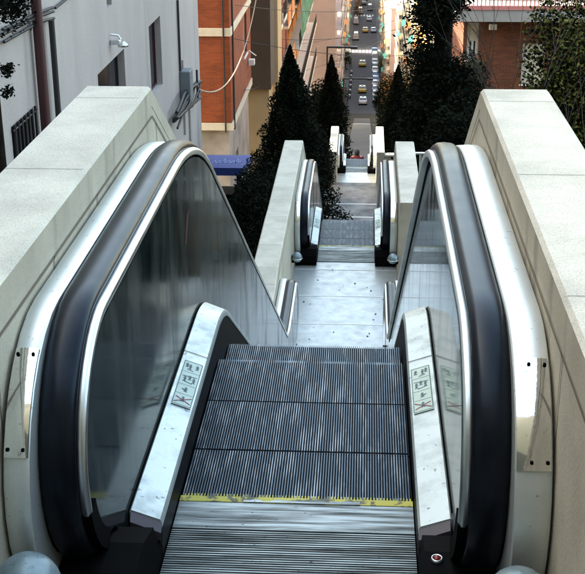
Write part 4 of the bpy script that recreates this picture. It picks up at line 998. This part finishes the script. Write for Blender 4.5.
for k, (x, yy, kd, mp, lb) in enumerate(((-1.4, 420, 'van', m_cw, 'white van far up the street left lane'), (1.6, 400, 'car', m_cw, 'white car far up the street right lane'), (-.2, 446, 'car', m_cd, 'dark car far up the street'), (1.3, 480, 'van', m_cw, 'white van at the far end of the street'), (-2.6, 392, 'van', m_cw, 'white van stopped left just beyond the second zebra crossing'), (1.9, 430, 'van', m_cs, 'silver van far up the street'), (-2.3, 356, 'van', m_cw, 'white van stopped on the left between the zebra crossings'), (2.9, 372, 'car', m_cs, 'silver car on the right between the zebra crossings'), (.2, 462, 'van', m_cy, 'yellow van near the far end of the street'))):
    car(kd, mp, x, yy, 0, lb, 'moving_car' if kd == 'car' else 'moving_van', kd, 'traffic far up the street')

# motorcycles parked on the left kerb
def moto(label, x, y):
    T = thing('motorcycle', label, 'motorcycle', (x, y, gz(0, y)+.07), PI/2+.3, 'motorcycles parked at the left kerb')
    for s in (-.62, .62):
        w_ = MB(); w_.tube([(s, -.06, .3), (s, .06, .3)], .3, 14); w_.build('wheel', m_tyre, T)
    b = MB(); b.bbox((0, 0, .55), (.9, .28, .35), 0, .1); b.bbox((-.3, 0, .8), (.7, .24, .12), 0, .05); b.tube([(.55, 0, .4), (.4, 0, 1.0)], .04, 6); b.build('body', m_cw, T)
    b = MB(); b.tube([(.4, -.32, 1.02), (.4, .32, 1.02)], .02, 6); b.build('handlebar', m_iron, T)
for k in range(6): moto(['white scooter nearest on the left kerb', 'second scooter on the left kerb', 'third scooter on the left kerb', 'fourth scooter on the left kerb', 'fifth scooter on the left kerb', 'farthest scooter on the left kerb'][k], -2.9, 262+k*6.5)

# ------------------------------------------------------------ person on the farthest escalator
def person(label, x, y, z):
    T = thing('person', label, 'person', (x, y, z)); me = bpy.data.meshes.new('body')
    V = [(0, 0, .93), (0, .0, 1.12), (0, .0, 1.32), (0, .01, 1.46), (0, .02, 1.53), (0, .02, 1.63),
         (-.10, 0, .88), (-.10, .02, .48), (-.10, 0, .09), (-.10, .12, .05), (.10, 0, .88), (.11, .10, .50), (.11, .06, .09), (.11, .18, .05),
         (-.19, 0, 1.40), (-.25, -.02, 1.12), (-.24, .10, .92), (-.23, .15, .84), (.19, 0, 1.40), (.26, .02, 1.14), (.32, .20, 1.02), (.36, .28, 1.0)]
    Ed = [(0, 1), (1, 2), (2, 3), (3, 4), (4, 5), (0, 6), (6, 7), (7, 8), (8, 9), (0, 10), (10, 11), (11, 12), (12, 13), (2, 14), (14, 15), (15, 16), (16, 17), (2, 18), (18, 19), (19, 20), (20, 21)]
    rad = [.15, .14, .16, .07, .055, .095, .10, .065, .045, .04, .10, .065, .045, .04, .075, .055, .04, .04, .075, .055, .04, .04]
    me.from_pydata(V, Ed, []); me.update(); o = bpy.data.objects.new('body', me); C.objects.link(o); o.parent = T
    sk = o.modifiers.new('skin', 'SKIN'); 
    if not me.skin_vertices: me.skin_vertices.new(name='')
    for i, r_ in enumerate(rad): me.skin_vertices[0].data[i].radius = (r_, r_*.82 if i < 3 else r_)
    me.skin_vertices[0].data[0].use_root = True
    ss = o.modifiers.new('sub', 'SUBSURF'); ss.levels = 2; ss.render_levels = 2
    me.materials.append(m_skin)
    # coat, trousers, hair as clothing over the body
    b = MB(); ring = lambda zc, rx, ry: [(rx*math.cos(t*PI/8), ry*math.sin(t*PI/8), zc) for t in range(16)]
    lv = [(.74, .21, .16), (.9, .20, .155), (1.1, .185, .145), (1.3, .225, .155), (1.42, .215, .135), (1.49, .10, .08), (1.52, .075, .07)]
    vs = sum([ring(*q) for q in lv], []); b.add(vs, [(i*16+k, i*16+(k+1) % 16, (i+1)*16+(k+1) % 16, (i+1)*16+k) for i in range(len(lv)-1) for k in range(16)], 0, True)
    b.tube([(-.17, 0, 1.42), (-.27, -.02, 1.12), (-.25, .09, .93)], [.10, .08, .062], 12); b.tube([(.17, 0, 1.42), (.28, .02, 1.14), (.32, .19, 1.03)], [.10, .08, .062], 12); b.build('coat', m_coat, T)
    b = MB(); b.tube([(-.10, 0, .9), (-.10, .02, .48), (-.10, 0, .10)], [.115, .085, .065], 12); b.tube([(.10, 0, .9), (.11, .10, .50), (.11, .06, .10)], [.115, .085, .065], 12); b.build('trousers', m_jean, T)
    b = MB(); b.lathe((0, .005, 1.60), [(.09, -.09), (.108, -.02), (.110, .05), (.09, .11), (.05, .145), (.001, .155)], 16); b.build('hair', m_hair, T)
person('person in a dark red coat riding down the farthest escalator', -.02, 45.55, zline(45.55-40.2, Z3-Z4)+Z3)
